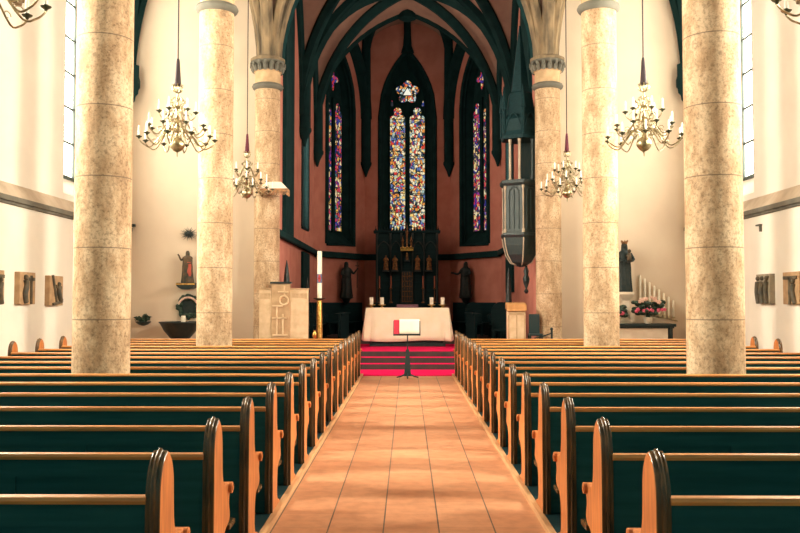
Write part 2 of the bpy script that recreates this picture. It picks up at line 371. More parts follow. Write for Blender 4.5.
ux, uy = 1.71 / 3.196, 2.7 / 3.196
def diagP(sg): return lambda s, z, d: (sg * (CH - ux * s + uy * d), CH2 + uy * s + ux * d, z)
cenP = lambda s, z, d: (s, APY + d, z)
SPECS = [('left', diagP(-1), 0, 3.196, 1.6, .86, .60, 'glass_left', (3.75, 4.25, 9.0, 9.2, 11.2, 10.9)),
         ('right', diagP(1), 0, 3.196, 1.6, .86, .60, 'glass_right', (3.75, 4.25, 9.0, 9.2, 11.2, 10.9)),
         ('end', cenP, -AP, AP, 0.0, 1.08, .72, 'glass_center', (3.95, 4.36, 8.9, 9.4, 11.55, 10.95))]
for side, P, s0, s1, c, ho, hi, gm, (zb0, zb1, zs0, zs1, za0, za1) in SPECS:
    w = MB(); oo = (c, ho, zb0, zs0, za0); arched_wall(w, P, s0, s1, 0, TOP, [oo])
    struct(w.build('wall_apse_' + side, 'pink', normals=False))
    o1, o2 = arch_outline(*oo), arch_outline(c, hi, zb1, zs1, za1)
    rv = MB(); reveal(rv, P, o1, o2, .45)
    rim(rv, P, o1, 0.0, .09); rim(rv, P, [(c + (a - c) * .93, b - .06 if b > 9 else b + .04) for a, b in o1], .12, .06)
    struct(rv.build('trim_window_splay_' + side, 'dark_stone'))
    win = MB(); plate(win, P, o2, .40, .52)
    wo = struct(win.build('window_%d' % win_no, 'dark_stone')); win_no += 1
    # leaded lights: two lancets below, tracery lights above
    lw = hi * .45; off = hi * .545
    rims = MB(); bars = MB()
    for sd in (-1, 1):
        cc = c + sd * off; hw = lw
        zt = zs1 + (-.36 if side == 'end' else -.25)
        o = [(cc - hw, zb1 + .05), (cc + hw, zb1 + .05), (cc + hw, zt - .12)]
        for k in range(1, 5):
            a = k / 4 * pi / 2; o.append((cc + hw * (.45 + .55 * cos(a)), zt - .12 + .16 * sin(a)))
        rr = hw * .58; zc = zt + .16
        for k in range(0, 13):
            a = -.35 * pi / 2 + (pi + .35 * pi) * k / 12; o.append((cc + rr * cos(a), zc + rr * sin(a)))
        for k in range(4, 0, -1):
            a = k / 4 * pi / 2; o.append((cc - hw * (.45 + .55 * cos(a)), zt - .12 + .16 * sin(a)))
        o.append((cc - hw, zt - .12))
        pm = MB(); pm.add([P(a, b, .385) for a, b in o], [tuple(range(len(o)))])
        pm.build('stained_glass', gm, wo)
        rim(rims, P, o, .385, .03)
        for q in range(7):
            zq = zb1 + .05 + (zt - zb1 - .2) * q / 6
            bars.tube([P(cc - hw, zq, .375), P(cc + hw, zq, .375)], .013, 5)
    zr = 9.98 if side == 'end' else 10.15
    if side == 'end':
        o = [(c + (.36 + .15 * abs(cos(2.5 * (t - pi / 2)))) * cos(t), zr + (.36 + .15 * abs(cos(2.5 * (t - pi / 2)))) * sin(t)) for t in [2 * pi * k / 60 for k in range(60)]]
        for dx in (-.62, .62):
            oq = [(c + dx - .05, 9.42), (c + dx + .05, 9.42), (c + dx + .04, 9.56), (c + dx, 9.66), (c + dx - .04, 9.56)]
            MB().add([P(a, b, .38) for a, b in oq], [tuple(range(5))]).build('stained_glass', 'glass_left', wo)
        MB().add([P(c - .17, zr - .12, .345), P(c + .17, zr - .12, .345), P(c, zr + .17, .345)], [(0, 1, 2)]).build('triangle_light', 'pale_glass', wo)
        tr = MB(); rim(tr, P, [(c - .2, zr - .14), (c + .2, zr - .14), (c, zr + .2)], .345, .022)
        for k in range(5):
            a = pi / 2 + 2 * pi * (k + .5) / 5
            tr.tube([P(c + .2 * cos(a), zr + .2 * sin(a), .36), P(c + .40 * cos(a), zr + .40 * sin(a), .36)], .02, 5)
        tr.build('lead_frame', 'dark_stone', wo)
    else:
        rf = lambda t: .20 + .26 * cos(2 * (t)) ** 2
        o = [(c + rf(t) * .85 * cos(t), zr + 1.1 * rf(t) * sin(t)) for t in [2 * pi * k / 48 for k in range(48)]]
    pm = MB(); pm.add([P(a, b, .38) for a, b in o], [tuple(range(len(o)))]); pm.build('rose_light', 'glass_rose' if side == 'end' else gm, wo)
    rim(rims, P, o, .38, .035)
    rims.build('tracery', 'dark_stone', wo); bars.build('saddle_bars', 'lead', wo)
    mu = MB(); plate(mu, P, [(c - .07, zb1), (c + .07, zb1), (c + .07, zs1 + .2), (c - .07, zs1 + .2)], .30, .40); mu.build('mullion', 'dark_stone', wo)
    sl = MB(); plate(sl, P, [(s0, 3.22), (s1, 3.22), (s1, 3.45), (s0, 3.45)], -.16, -.001)
    struct(sl.build('trim_sill_' + side + '_apse', 'dark_stone', bevel=.03))

# ------------------------------------------------------------------ vaults
def rib_pts(a, e, zs, ze, n=14, off=0.0):
    ax, ay = a; ex, ey = e; D = sqrt((ex - ax) ** 2 + (ey - ay) ** 2)
    return [(ax + (ex - ax) * t, ay + (ey - ay) * t, arch_z(D * t, D, zs, ze)) for t in [(i / n) ** 1.6 for i in range(n + 1)]]
trim_no = 3
def rib(a, e, zs, ze, r, mat, off=0.0):
    global trim_no
    if off:
        D = sqrt((e[0] - a[0]) ** 2 + (e[1] - a[1]) ** 2); a = (a[0] + (e[0] - a[0]) / D * off, a[1] + (e[1] - a[1]) / D * off)
    p = rib_pts(a, e, zs, ze)
    o = MB().tube(p, r, 6).tube([(q[0], q[1], q[2] - r * .75) for q in p], r * .55, 6).build('trim_%d' % trim_no, mat, smooth=50); trim_no += 1
    return struct(o)
def web_half(mb, c, apex, boss, zs, za, zb, n=14, m=4):
    A = rib_pts(c, apex, zs, za, n); B = rib_pts(c, boss, zs, zb, n)
    def fn(u, v):
        i = min(int(round(u * n)), n); a, b = Vector(A[i]), Vector(B[i])
        p = a.lerp(b, v); p.z += .10 * sin(pi * v) * min(1, u * 2) + .06; return p
    mb.grid(fn, n, m)
def bay(mb, x0, x1, y0, y1, zs=SPR, zb=APEX, za=APEX - .15):
    cs = [(x0, y0), (x1, y0), (x1, y1), (x0, y1)]; bs = ((x0 + x1) / 2, (y0 + y1) / 2)
    for i in range(4):
        a, b = cs[i], cs[(i + 1) % 4]; ap = ((a[0] + b[0]) / 2, (a[1] + b[1]) / 2)
        web_half(mb, a, ap, bs, zs, za, zb); web_half(mb, b, ap, bs, zs, za, zb)
nv = MB(); YS = [-1.7, 4.15, 10.0, 15.85, 21.75]
for y0, y1 in zip(YS, YS[1:]):
    bay(nv, -CX, CX, y0, y1)
    y2 = EAST if y1 > 21 else y1
    bay(nv, -UW, -CX, y0, y2); bay(nv, CX, UW, y0, y2)
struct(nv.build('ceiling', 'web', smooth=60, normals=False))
for sg in (-1, 1):
    for y in CY:
        c = (sg * CX, y)
        for e in ((0, y), (sg * CX, y - 2.925), (0, y - 2.925), (sg * 5.41, y - 2.925), (sg * 5.41, y)) + (() if y > 20 else ((sg * CX, y + 2.925), (0, y + 2.925), (sg * 5.41, y + 2.925))):
            main = e[0] == 0 and e[1] == y or e[0] == sg * CX
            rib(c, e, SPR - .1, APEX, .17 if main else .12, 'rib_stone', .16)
    for y in (10.0, 15.85):
        for e in ((sg * 5.41, y), (sg * 5.41, y - 2.925), (sg * 5.41, y + 2.925)): rib((sg * UW, y), e, 7.2, APEX, .12, 'rib_stone', .1)
    for e in ((sg * 5.41, EAST - .12), (sg * 5.41, EAST - 2.925)): rib((sg * (UW - .12), EAST - .1), e, 7.2, APEX, .17, 'dark_stone', .05)
    cb = MB().lathe([(.03, 6.62), (.09, 6.7), (.11, 6.82), (.17, 6.9), (.18, 7.0), (.22, 7.05), (.22, 7.2), (.19, 7.3), (.19, 7.6)], (sg * (UW - .28), EAST - .22, 0), 10)
    struct(cb.build('trim_%d' % trim_no, 'dark_stone', smooth=40)); trim_no += 1
    rib((sg * (CX - .1), 21.95), (0, 21.95), SPR - .1, APEX, .26, 'dark_stone')
# chancel
cv = MB(); bay(cv, -CH, CH, CH0, CH1); bay(cv, -CH, CH, CH1, CH2)
boss = (0, CH2); pts = [(-CH, CH2), (-AP, APY), (AP, APY), (CH, CH2)]
for a, b in zip(pts, pts[1:]):
    ap = ((a[0] + b[0]) / 2, (a[1] + b[1]) / 2)
    sa, sb = (SPR if abs(a[0]) > 2 else 11.2), (SPR if abs(b[0]) > 2 else 11.2)
    web_half(cv, a, ap, boss, sa, 12.6, 13.4); web_half(cv, b, ap, boss, sb, 12.6, 13.4)
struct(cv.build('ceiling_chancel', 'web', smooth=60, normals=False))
for sg in (-1, 1):
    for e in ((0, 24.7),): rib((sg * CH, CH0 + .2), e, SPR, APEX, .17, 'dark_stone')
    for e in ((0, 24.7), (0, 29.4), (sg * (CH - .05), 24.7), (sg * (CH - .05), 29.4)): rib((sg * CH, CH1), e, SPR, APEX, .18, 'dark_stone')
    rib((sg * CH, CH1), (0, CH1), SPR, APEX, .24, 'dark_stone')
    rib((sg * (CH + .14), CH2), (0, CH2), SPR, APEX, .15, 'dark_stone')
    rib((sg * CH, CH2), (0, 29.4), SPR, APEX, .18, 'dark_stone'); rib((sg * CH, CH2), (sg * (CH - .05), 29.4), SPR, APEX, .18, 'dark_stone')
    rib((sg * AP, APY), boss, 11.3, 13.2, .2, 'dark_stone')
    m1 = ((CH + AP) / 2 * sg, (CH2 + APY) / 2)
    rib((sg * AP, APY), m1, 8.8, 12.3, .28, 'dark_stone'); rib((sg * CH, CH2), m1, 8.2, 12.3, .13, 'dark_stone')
    for (x, y, ix, iy) in ((CH, CH1, -.14, 0), (CH, CH2, -.12, -.05), (AP, APY, -.05, -.12)):
        sh = MB().lathe([(.03, 6.5), (.07, 6.62), (.10, 6.72), (.17, 6.86), (.23, 6.98), (.23, 7.06), (.2, 7.1), (.2, 8.8), (.20, 9.05), (.18, 11.6 if x < 3 else 9.8)], (sg * (x + ix), y + iy, 0), 10)
        struct(sh.build('trim_%d' % trim_no, 'dark_stone', smooth=40)); trim_no += 1
fn_ = MB().lathe([(.26, 11.45), (.17, 11.75), (.14, 12.2), (.14, 12.7)], (0, APY - .06, 0), 10); struct(fn_.build('trim_%d' % trim_no, 'dark_stone', smooth=40)); trim_no += 1
bo = MB().lathe([(.1, -.3), (.32, -.2), (.34, 0), (.2, .2)], (0, CH2, APEX - .1), 12); struct(bo.build('trim_%d' % trim_no, 'dark_stone', smooth=40)); trim_no += 1

# ------------------------------------------------------------------ columns
def column(sg, y, zbase, label):
    t = thing('stone_column', label, 'column', (sg * CX, y, zbase), 0, 'round stone columns of the nave')
    t_h = 7.0 - zbase
    MB().lathe([(CR + .05, 0), (CR + .05, .12), (CR, .18)], n=32).build('column_base', 'column', t, smooth=40)
    MB().lathe([(CR, .18), (CR * .985, t_h - .08)], n=40).build('shaft', 'column', t, smooth=40)
    MB().lathe([(CR, -.10), (CR + .05, -.06), (CR + .075, -.01), (CR + .05, .04), (CR + .01, .06)], (0, 0, t_h), 32).build('collar', 'ledge_dark', t, smooth=50)
    MB().lathe([(CR, .0), (CR, .30), (CR + .04, .33)], (0, 0, t_h + .04), 32).build('neck', 'tan', t, smooth=50)
    lf = MB(); z0 = t_h + .36
    lf.lathe([(CR + .02, 0), (CR + .03, .2), (CR + .10, .26)], (0, 0, z0), 24)
    for k in range(16):
        a = 2 * pi * k / 16
        p = [(r * cos(a), r * sin(a), z0 + z) for r, z in ((CR + .02, 0), (CR + .05, .08), (CR + .06, .15), (CR + .11, .19), (CR + .11, .12))]
        lf.tube(p, [.04, .06, .05, .04, .03], 6)
    lf.build('leaf_band', 'ledge_dark', t, smooth=50)
    MB().lathe([(CR + .11, 0), (CR + .11, .07), (CR + .05, .10)], (0, 0, z0 + .26), 24).build('abacus', 'rib_stone', t, smooth=40)
    return t
names = ['nearest', 'middle', 'farthest']
for sg, sd in ((-1, 'left'), (1, 'right')):
    for i, y in enumerate(CY):
        lab = ['wide cream stone column nearest the camera on the %s of the aisle' % sd,
               'middle cream stone column on the %s with a plain ring near its top' % sd,
               ('far stone column with leafy capital behind the carved stone ambo' if sg < 0 else 'far stone column with leafy capital holding the dark pulpit')][i]
        column(sg, y, CZ if i == 2 else .0, lab)

# ------------------------------------------------------------------ pews
P0, PITCH, NP = 3.50, .98, 16
XI, XO = .99, 6.12
for sg, nm in ((-1, 'left'), (1, 'right')):
    struct(MB().box(sg * (XI + .012), sg * 2.9, P0 - 3.5, P0 + PITCH * (NP - 1) + .62, 0, .046).build('trim_shade_platform_' + nm, 'stall_wood'))  # platform boards coloured dark for the shade between the pew ends
    # the platform leaves the column feet free
    struct(MB().box(sg * (XI - .035), sg * (XI + .012), P0 - 3.5, P0 + PITCH * (NP - 1) + .62, 0, .05).build('trim_kerb_' + nm, 'plat', bevel=.006))
key = [(0, 0), (0, .30), (.004, .60), (.006, .80), (.02, .885), (.06, .95), (.115, .982), (.17, .970), (.22, .925), (.245, .86), (.25, .78), (.258, .68), (.285, .615), (.33, .592), (.39, .592), (.44, .585), (.46, .56), (.452, .525), (.436, .50), (.434, .47), (.450, .43), (.452, .395), (.42, .365), (.34, .345), (.295, .30), (.28, .21), (.285, .13), (.325, .085), (.40, .065), (.43, .045), (.43, 0)]
prof = smooth_pts(key[1:-1], 3); prof = [(0, 0)] + prof + [(.43, 0)]
def make_pew(sg, gap_seat, gap_kneel, label, group):
    t = thing('church_pew', label, 'pew', (0, 0, .0), 0, group)
    S = lambda x: sg * x
    MB().box(S(XI + .06), S(XO - .06), .012, .034, .05, .80).build('back_panel', 'wood_shade_teal', t)
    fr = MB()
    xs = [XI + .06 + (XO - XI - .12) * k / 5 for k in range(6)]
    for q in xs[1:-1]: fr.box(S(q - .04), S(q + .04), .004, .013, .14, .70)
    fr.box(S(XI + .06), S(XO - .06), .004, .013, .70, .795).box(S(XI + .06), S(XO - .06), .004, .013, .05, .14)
    fr.build('panel_frame', 'wood_shade_teal', t)
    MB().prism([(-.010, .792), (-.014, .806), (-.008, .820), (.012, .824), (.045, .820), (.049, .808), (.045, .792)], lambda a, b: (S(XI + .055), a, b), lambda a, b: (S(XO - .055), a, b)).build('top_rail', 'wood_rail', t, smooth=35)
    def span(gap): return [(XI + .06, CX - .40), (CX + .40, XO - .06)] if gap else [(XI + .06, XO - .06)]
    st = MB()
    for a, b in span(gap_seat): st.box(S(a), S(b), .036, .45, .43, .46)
    st.build('seat', 'wood_shade_teal', t, bevel=.008)
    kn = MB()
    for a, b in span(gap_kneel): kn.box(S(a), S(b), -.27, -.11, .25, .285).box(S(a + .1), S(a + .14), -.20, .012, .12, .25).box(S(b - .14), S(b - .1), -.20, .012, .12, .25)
    kn.build('kneeler', 'wood_shade_kneeler', t, bevel=.006)
    for x0, x1, out in ((XI, XI + .06, -1), (XO - .06, XO, 1)):
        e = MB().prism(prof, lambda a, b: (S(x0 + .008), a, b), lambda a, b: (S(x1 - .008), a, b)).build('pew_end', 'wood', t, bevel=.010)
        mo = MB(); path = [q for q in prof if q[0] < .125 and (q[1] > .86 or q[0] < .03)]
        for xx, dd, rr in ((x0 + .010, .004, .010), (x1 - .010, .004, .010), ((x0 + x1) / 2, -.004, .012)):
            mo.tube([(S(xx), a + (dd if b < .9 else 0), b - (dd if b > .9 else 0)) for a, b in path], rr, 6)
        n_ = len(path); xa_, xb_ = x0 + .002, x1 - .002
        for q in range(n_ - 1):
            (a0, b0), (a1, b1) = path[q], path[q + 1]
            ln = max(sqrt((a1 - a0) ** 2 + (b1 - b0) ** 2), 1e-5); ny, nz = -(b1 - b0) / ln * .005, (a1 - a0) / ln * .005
            mo.quad((S(xa_), a0 + ny, b0 + nz), (S(xb_), a0 + ny, b0 + nz), (S(xb_), a1 + ny, b1 + nz), (S(xa_), a1 + ny, b1 + nz))  # dark skin over the rear face carries its shade as colour
        mo.build('edge_moulding_shade', 'wood_shade_kneeler', e, smooth=60)
        sc = MB().tube([(S(x0 - .010), .430, .560), (S(x1 + .010), .430, .560)], .031, 14).tube([(S(x0 - .014), .430, .560), (S(x1 + .014), .430, .560)], .016, 10)
        sc.build('armrest_scroll', 'wood', e, smooth=40)
    return t
ordn = ['first', 'second', 'third', 'fourth', 'fifth', 'sixth', 'seventh', 'eighth', 'ninth', 'tenth', 'eleventh', 'twelfth', 'thirteenth', 'fourteenth', 'fifteenth', 'sixteenth']
for sg, sd in ((-1, 'left'), (1, 'right')):
    proto = {}
    for i in range(NP):
        k = (i in (6, 12), i in (7, 13))
        lab = 'long dark wooden pew left of the aisle, %s row from the camera' % ordn[i] if sg < 0 else 'long dark wooden pew right of the aisle, %s row from the camera' % ordn[i]
        if i == 0: lab = 'closest dark wooden pew %s of the aisle, its rounded end in the bottom %s foreground' % (sd, sd)
        if i == NP - 1: lab = 'frontmost dark wooden pew %s of the aisle, last before the red carpet' % sd
        if i == 6: lab = 'dark wooden pew right in front of the nearest %s column, seventh row from the camera' % sd
        g = 'pews %s of the aisle' % sd
        if k not in proto: t = proto[k] = make_pew(sg, k[0], k[1], lab, g)
        else: t = copy_tree(proto[k])
        t['label'] = lab; t.location = (0, P0 + PITCH * i, 0.0)

# ------------------------------------------------------------------ chandeliers
def make_chandelier():
    t = thing('brass_chandelier', '-', 'chandelier')
    st = MB().lathe([(.004, 0), (.012, .02), (.010, .07), (.02, .085), (.06, .10), (.105, .15), (.125, .20), (.11, .26), (.06, .31), (.03, .33), (.045, .36), (.03, .39), (.022, .44), (.05, .475), (.05, .49), (.02, .52), (.018, .60), (.045, .64), (.018, .68), (.015, .78), (.04, .81), (.04, .83), (.015, .86), (.013, .95), (.028, .98), (.012, 1.01), (.012, 1.18)], n=14)
    st.build('stem', 'brass', t, smooth=60)
    def tier(n, r, zhub, zdip, zpan, ph, can=.17):
        base = None
        for k in range(n):
            a = ph + 2 * pi * k / n
            if base is None:
                path = smooth_pts([(.025, 0, zhub), (.10, 0, zhub + .05), (.20 * r / .6, 0, zhub + .01), (.40 * r / .6, 0, zdip), (r * .86, 0, zdip + .02), (r * .985, 0, zpan - .05), (r, 0, zpan)], 4)
                arm = MB().tube(path, .0105, 6)
                cu = [(.16 * r / .6 + .055 * cos(q) * (1 - q / 9), 0, zhub - .035 + .055 * sin(q) * (1 - q / 9)) for q in [j * .5 for j in range(12)]]
                arm.tube(cu, .007, 5)
                cu = [(.60 * r + .05 * cos(q) * (1 - q / 9), 0, zdip + .075 + .05 * sin(q) * (1 - q / 9)) for q in [j * .5 for j in range(12)]]
                arm.tube(cu, .006, 5)
                base = arm.build('arm', 'brass', t, smooth=60)
                MB().lathe([(.010, -.035), (.018, -.015), (.044, .0), (.052, .012), (.02, .012), (.02, .03)], (r, 0, zpan), 10).build('drip_pan', 'brass_dark', base, smooth=40)
                MB().lathe([(.016, .025), (.016, can), (.006, can + .02)], (r, 0, zpan), 8).build('candle', 'bulb', base, smooth=40)
                base.rotation_euler = (0, 0, a)
            else:
                c = copy_tree(base, t); c.rotation_euler = (0, 0, a)
    tier(10, .60, .40, .16, .30, .12)
    tier(8, .46, .56, .36, .49, .35)
    tier(6, .29, .80, .62, .74, .1)
    # small scroll ring and crown
    sr = MB()
    for k in range(8):
        a = 2 * pi * k / 8
        sr.tube([((.02 + .11 * u) * cos(a), (.02 + .11 * u) * sin(a), .93 + .05 * sin(u * 5)) for u in [j / 8 for j in range(9)]], .007, 5)
        sr.ball((.13 * cos(a), .13 * sin(a), .915), .018, 6, 4)
    sr.build('scroll_ring', 'brass', t, smooth=60)
    cr = MB()
    for k in range(8):
        a = 2 * pi * k / 8
        cr.tube([(r * cos(a), r * sin(a), z) for r, z in ((.02, 1.06), (.06, 1.08), (.085, 1.13), (.06, 1.17), (.085, 1.19))], .011, 5)
    cr.build('crown', 'brass', t, smooth=60)
    MB().lathe([(.05, 0), (.055, .02), (.052, .05), (.03, .38), (.022, .44), (.008, .46)], (0, 0, 1.17), 10).build('velvet_sleeve', 'velvet_dark', t, smooth=50)
    MB().tube([(0, 0, 1.60), (0, 0, 8.95)], .012, 6).build('hanging_cord', 'cord', t)
    return t
ch0 = make_chandelier()
CHL = {(-1, 0): 'brass candle chandelier cut off by the upper left corner', (1, 0): 'brass candle chandelier cut off by the upper right corner',
       (-1, 1): 'large brass candle chandelier between the two nearer left columns', (1, 1): 'large brass candle chandelier between the two nearer right columns',
       (-1, 2): 'smaller looking far brass chandelier beside the far left column', (1, 2): 'smaller looking far brass chandelier beside the far right column'}
first = True
for sg in (-1, 1):
    for i, y in enumerate((7.05, 12.925, 18.8)):
        t = ch0 if first else copy_tree(ch0); first = False
        t.location = ({(-1, 0): -3.57, (1, 0): 3.62, (-1, 1): -3.45, (1, 1): 3.53, (-1, 2): -3.49, (1, 2): 3.46}[(sg, i)], y, 3.76 if i else 3.84); t.rotation_euler = (0, 0, .4 * i + sg * .2)
        t.scale = (.92, .92, .92); t['label'] = CHL[(sg, i)]; t['group'] = 'brass chandeliers'
        if i == 2:
            for ch in t.children:
                if ch.name.startswith('velvet_sleeve'):
                    ch.data = ch.data.copy(); ch.data.materials[0] = M['velvet']

# ------------------------------------------------------------------ figures
def robed(mb, h, raise_arm=0, folds=9, w=1.0, face=-1):
    """a robed standing figure of height h, base at the origin, facing -Y"""
    k = h / 1.7
    prof = [(.24, 0), (.25, .05), (.225, .3), (.205, .6), (.20, .85), (.185, 1.0), (.19, 1.15), (.205, 1.3), (.19, 1.38), (.10, 1.45), (.06, 1.48)]
    mb.lathe([(r * k * w, z * k) for r, z in prof], n=36, sy=.68, mod=lambda a, i: 1 + (.09 if i < 6 else .03) * sin(a * folds + i * .25))
    mb.lathe([(.055 * k, 1.42 * k), (.052 * k, 1.52 * k)], n=10)
    mb.ball((0, -.015 * k, 1.59 * k), .085 * k, 14, 10, 1, 1.1, 1.3)
    mb.tube([(0, -.105 * k, 1.60 * k), (0, -.125 * k, 1.575 * k)], [.012 * k, .016 * k], 6)
    # hair falling on the shoulders
    mb.lathe([(.12 * k, 1.40 * k), (.115 * k, 1.5 * k), (.105 * k, 1.62 * k), (.07 * k, 1.70 * k), (.02 * k, 1.725 * k)], (0, .03 * k, 0), 14)
    return k
def arm(mb, k, pts, hand=True):
    P = [Vector(p) * k for p in pts]
    mb.tube(smooth_pts([tuple(p) for p in P], 3), [(.075 - .035 * i / (3 * (len(P) - 1))) * k for i in range(3 * (len(P) - 1) + 1)], 10)
    if hand:
        d = (P[-1] - P[-2]).normalized(); b = P[-1]
        mb.ball(tuple(b + d * .03 * k), .042 * k, 8, 6, 1, .8, 1)
        sd = d.cross(Vector((0, 1, 0))).normalized()
        for q in range(4):
            s = b + d * .05 * k + sd * (q - 1.5) * .02 * k
            mb.tube([tuple(s), tuple(s + d * .05 * k), tuple(s + d * (.085 - abs(q - 1.4) * .008) * k + Vector((0, -.012 * k, 0)))], .011 * k, 5)
        mb.tube([tuple(b - sd * .03 * k), tuple(b - sd * .06 * k + d * .04 * k)], .012 * k, 5)

# statue on the left aisle end wall
D = EAST
def on(px, py, d=EAST): return (X(px, d), Z(py, d))
x, z = on(189, 283)
t = thing('saint_statue', 'small painted robed statue raising one hand, on a wall bracket above the dark wreath', 'statue', (x, D - .22, z))
b = MB(); k = robed(b, .80, w=1.35); arm(b, k, [(-.18, -.02, 1.33), (-.32, -.06, 1.22), (-.42, -.12, 1.42)]); arm(b, k, [(.18, -.02, 1.33), (.24, -.1, 1.08), (.08, -.24, 1.02)])
b.build('figure', 'painted', t, smooth=60)
MB().grid(lambda u, v: ((.02 + .18 * u) * k * 1.2, (-.135 - .07 * sin(pi * u) + .03 * cos(v * 9)) * k * 1.1, (.35 + .75 * v) * k), 6, 8).build('red_robe', 'paint_red', t, smooth=60)
t = thing('wall_bracket', 'dark moulded wall bracket under the painted robed statue', 'bracket', (x, D, z - .002))
MB().prism([(-.23, 0), (.23, 0), (.23, -.07), (.18, -.12), (.10, -.16), (-.10, -.16), (-.18, -.12), (-.23, -.07)], lambda a, b: (a, -.42, b), lambda a, b: (a, -.001, b)).build('bracket_body', 'bronze', t, bevel=.01)
MB().box(-.235, .235, -.43, -.42, -.05, -.015).build('gilt_band', 'gold', t)
# star ornament
x, z = on(189, 234)
t = thing('star_ornament', 'spiky dark metal star ornament on the wall above the painted statue', 'ornament', (x, D - .09, z))
s = MB(); s.ball((0, 0, 0), .06, 10, 8); s.tube([(0, 0, 0), (0, .092, 0)], .02, 8); s.build('core', 'bronze', t, smooth=60)
s = MB()
for q in range(26):
    a = 2 * pi * q / 26; r = .19 + .04 * (q % 2); e = (-.05 if q % 3 else .03)
    s.tube([(.03 * cos(a), 0, .03 * sin(a)), (r * cos(a), e, r * .8 * sin(a))], [.016, .002], 5)
s.build('spikes', 'bronze', t)
# wreath with flowers, candle, basin
x, z = on(189, 307)
t = thing('dark_wreath', 'round dark wreath with pale flowers hanging on the wall under the statue bracket', 'wreath', (x, D - .03, z))
w = MB()
for q in range(60):
    a = 2 * pi * q / 60; rr = .24 + random.uniform(-.05, .05)
    w.ball((rr * cos(a), -.02 + random.uniform(-.04, .0), rr * 1.05 * sin(a)), random.uniform(.04, .065), 7, 5)
w.build('foliage', 'leaf', t, smooth=60)
MB().prism([(.27 * cos(2 * pi * q / 24), .28 * sin(2 * pi * q / 24)) for q in range(24)], lambda a, b: (a, -.02, b), lambda a, b: (a, .028, b)).build('backing_disc', 'bronze', t)
fl = MB()
for q in range(14):
    a = pi * (.15 + .75 * q / 13); fl.ball((.24 * cos(a), -.10, .22 * sin(a) + .02), .03, 7, 5)
fl.build('flowers', 'paleflower', t, smooth=60)
x2, z2 = on(189.5, 321)
bx_, bz = on(184, 321)
t = thing('stone_basin', 'wide dark bowl standing below the wreath at the left end wall', 'basin', (bx_ + .05, D - .56, 0))
MB().lathe([(.10, .0), (.22, .02), (.22, .06), (.10, .12), (.09, .5), (.14, .62), (.25, bz - .4), (.40, bz - .22), (.49, bz - .05), (.52, bz - .03), (.52, bz), (.47, bz), (.36, bz - .08), (.05, bz - .1)], n=28).build('bowl', 'bronze', t, smooth=40)
t = thing('pillar_candle', 'short white candle standing in the dark bowl below the wreath', 'candle', (bx_ + .14, D - .62, bz - .105))
MB().lathe([(.055, 0), (.055, .24), (.048, .25)], n=14).build('wax', 'candle', t, smooth=40)
MB().tube([(0, 0, .25), (.003, 0, .275)], .004, 5).build('wick', 'black', t)
# trailing plant on the wall
x, z = on(145, 322)
t = thing('wall_plant', 'dark leafy plant in a bowl mounted on the left end wall', 'plant', (x, D - .16, z))
MB().lathe([(.03, -.09), (.12, -.06), (.20, .0), (.20, .02), (.16, .02)], n=16, sy=.75).build('planter', 'bronze', t, smooth=40)
lf = MB()
for q in range(46):
    a = random.uniform(0, 2 * pi); r = random.uniform(.05, .26); hh = random.uniform(.02, .24) * (1.2 - r * 2.4)
    b0 = Vector((.08 * cos(a), .07 * sin(a), .02)); e = Vector((r * cos(a), max(-.2, .15 * min(r * sin(a) * 4, .8)), max(hh, -.05)))
    md = b0.lerp(e, .6) + Vector((0, 0, .05))
    lf.tube([tuple(b0), tuple(md), tuple(e)], [.006, .028, .003], 5)
lf.build('leaves', 'leaf', t)
# small wall hook
x, z = on(133, 225)
t = tag(MB().box(x - .05, x + .03, D - .08, D - .001, z - .04, z + .03).tube([(x - .01, D - .05, z - .02), (x - .01, D - .16, z - .05), (x - .01, D - .18, z + .02)], .02, 6).build('wall_hook', 'bronze'), 'small dark hook on the left end wall beside the nearest left column', 'hook')

# right aisle end: side altar, statue, flowers, candles
xa, xb = X(604, 21.6), X(671, 21.6); zt = Z(323.5, 21.5)
t = thing('side_altar_table', 'side altar table with dark top and cream front at the right end wall', 'table', ((xa + xb) / 2, 21.62, 0)); hw = (xb - xa) / 2
MB().box(-hw, hw, -.36, .36, zt - .07, zt).box(-hw + .04, hw - .04, -.32, .32, zt - .11, zt - .07).build('table_top', 'bronze', t, bevel=.01)
MB().box(-hw + .22, hw - .18, -.26, .30, .06, zt - .11).build('body', 'white_stone', t)
MB().box(hw - .15, hw - .07, -.30, .30, 0, zt - .11).build('side_leg', 'bronze', t); MB().box(-hw + .07, -hw + .15, -.30, .30, 0, zt - .11).build('side_leg', 'bronze', t)
MB().box(-hw + .15, hw - .15, -.29, .31, 0, .06).build('plinth', 'bronze', t)
xs_, z0 = X(624.5, 21.75), Z(303, 21.6); z1 = Z(292, 21.75)
t = thing('statue_pedestal', 'pale stepped pedestal on the side altar under the crowned statue', 'pedestal', (xs_, 21.76, zt))
MB().lathe([(.20, 0), (.20, .05), (.14, .12), (.12, z1 - zt - .22), (.2, z1 - zt - .12), (.26, z1 - zt - .06), (.26, z1 - zt)], n=4, rot=pi / 4).build('pedestal_block', 'white_stone', t)
t = thing('crowned_statue', 'dark crowned statue of a robed woman holding a child on the pale pedestal', 'statue', (xs_, 21.76, z1))
hh = Z(243, 21.75) - z1
b = MB(); k = robed(b, hh, w=1.05, folds=11); arm(b, k, [(-.18, -.02, 1.32), (-.27, -.08, 1.10), (-.10, -.24, 1.08)]); arm(b, k, [(.18, -.02, 1.32), (.28, -.08, 1.12), (.10, -.24, 1.05)])
b.build('figure', 'bronze', t, smooth=60)
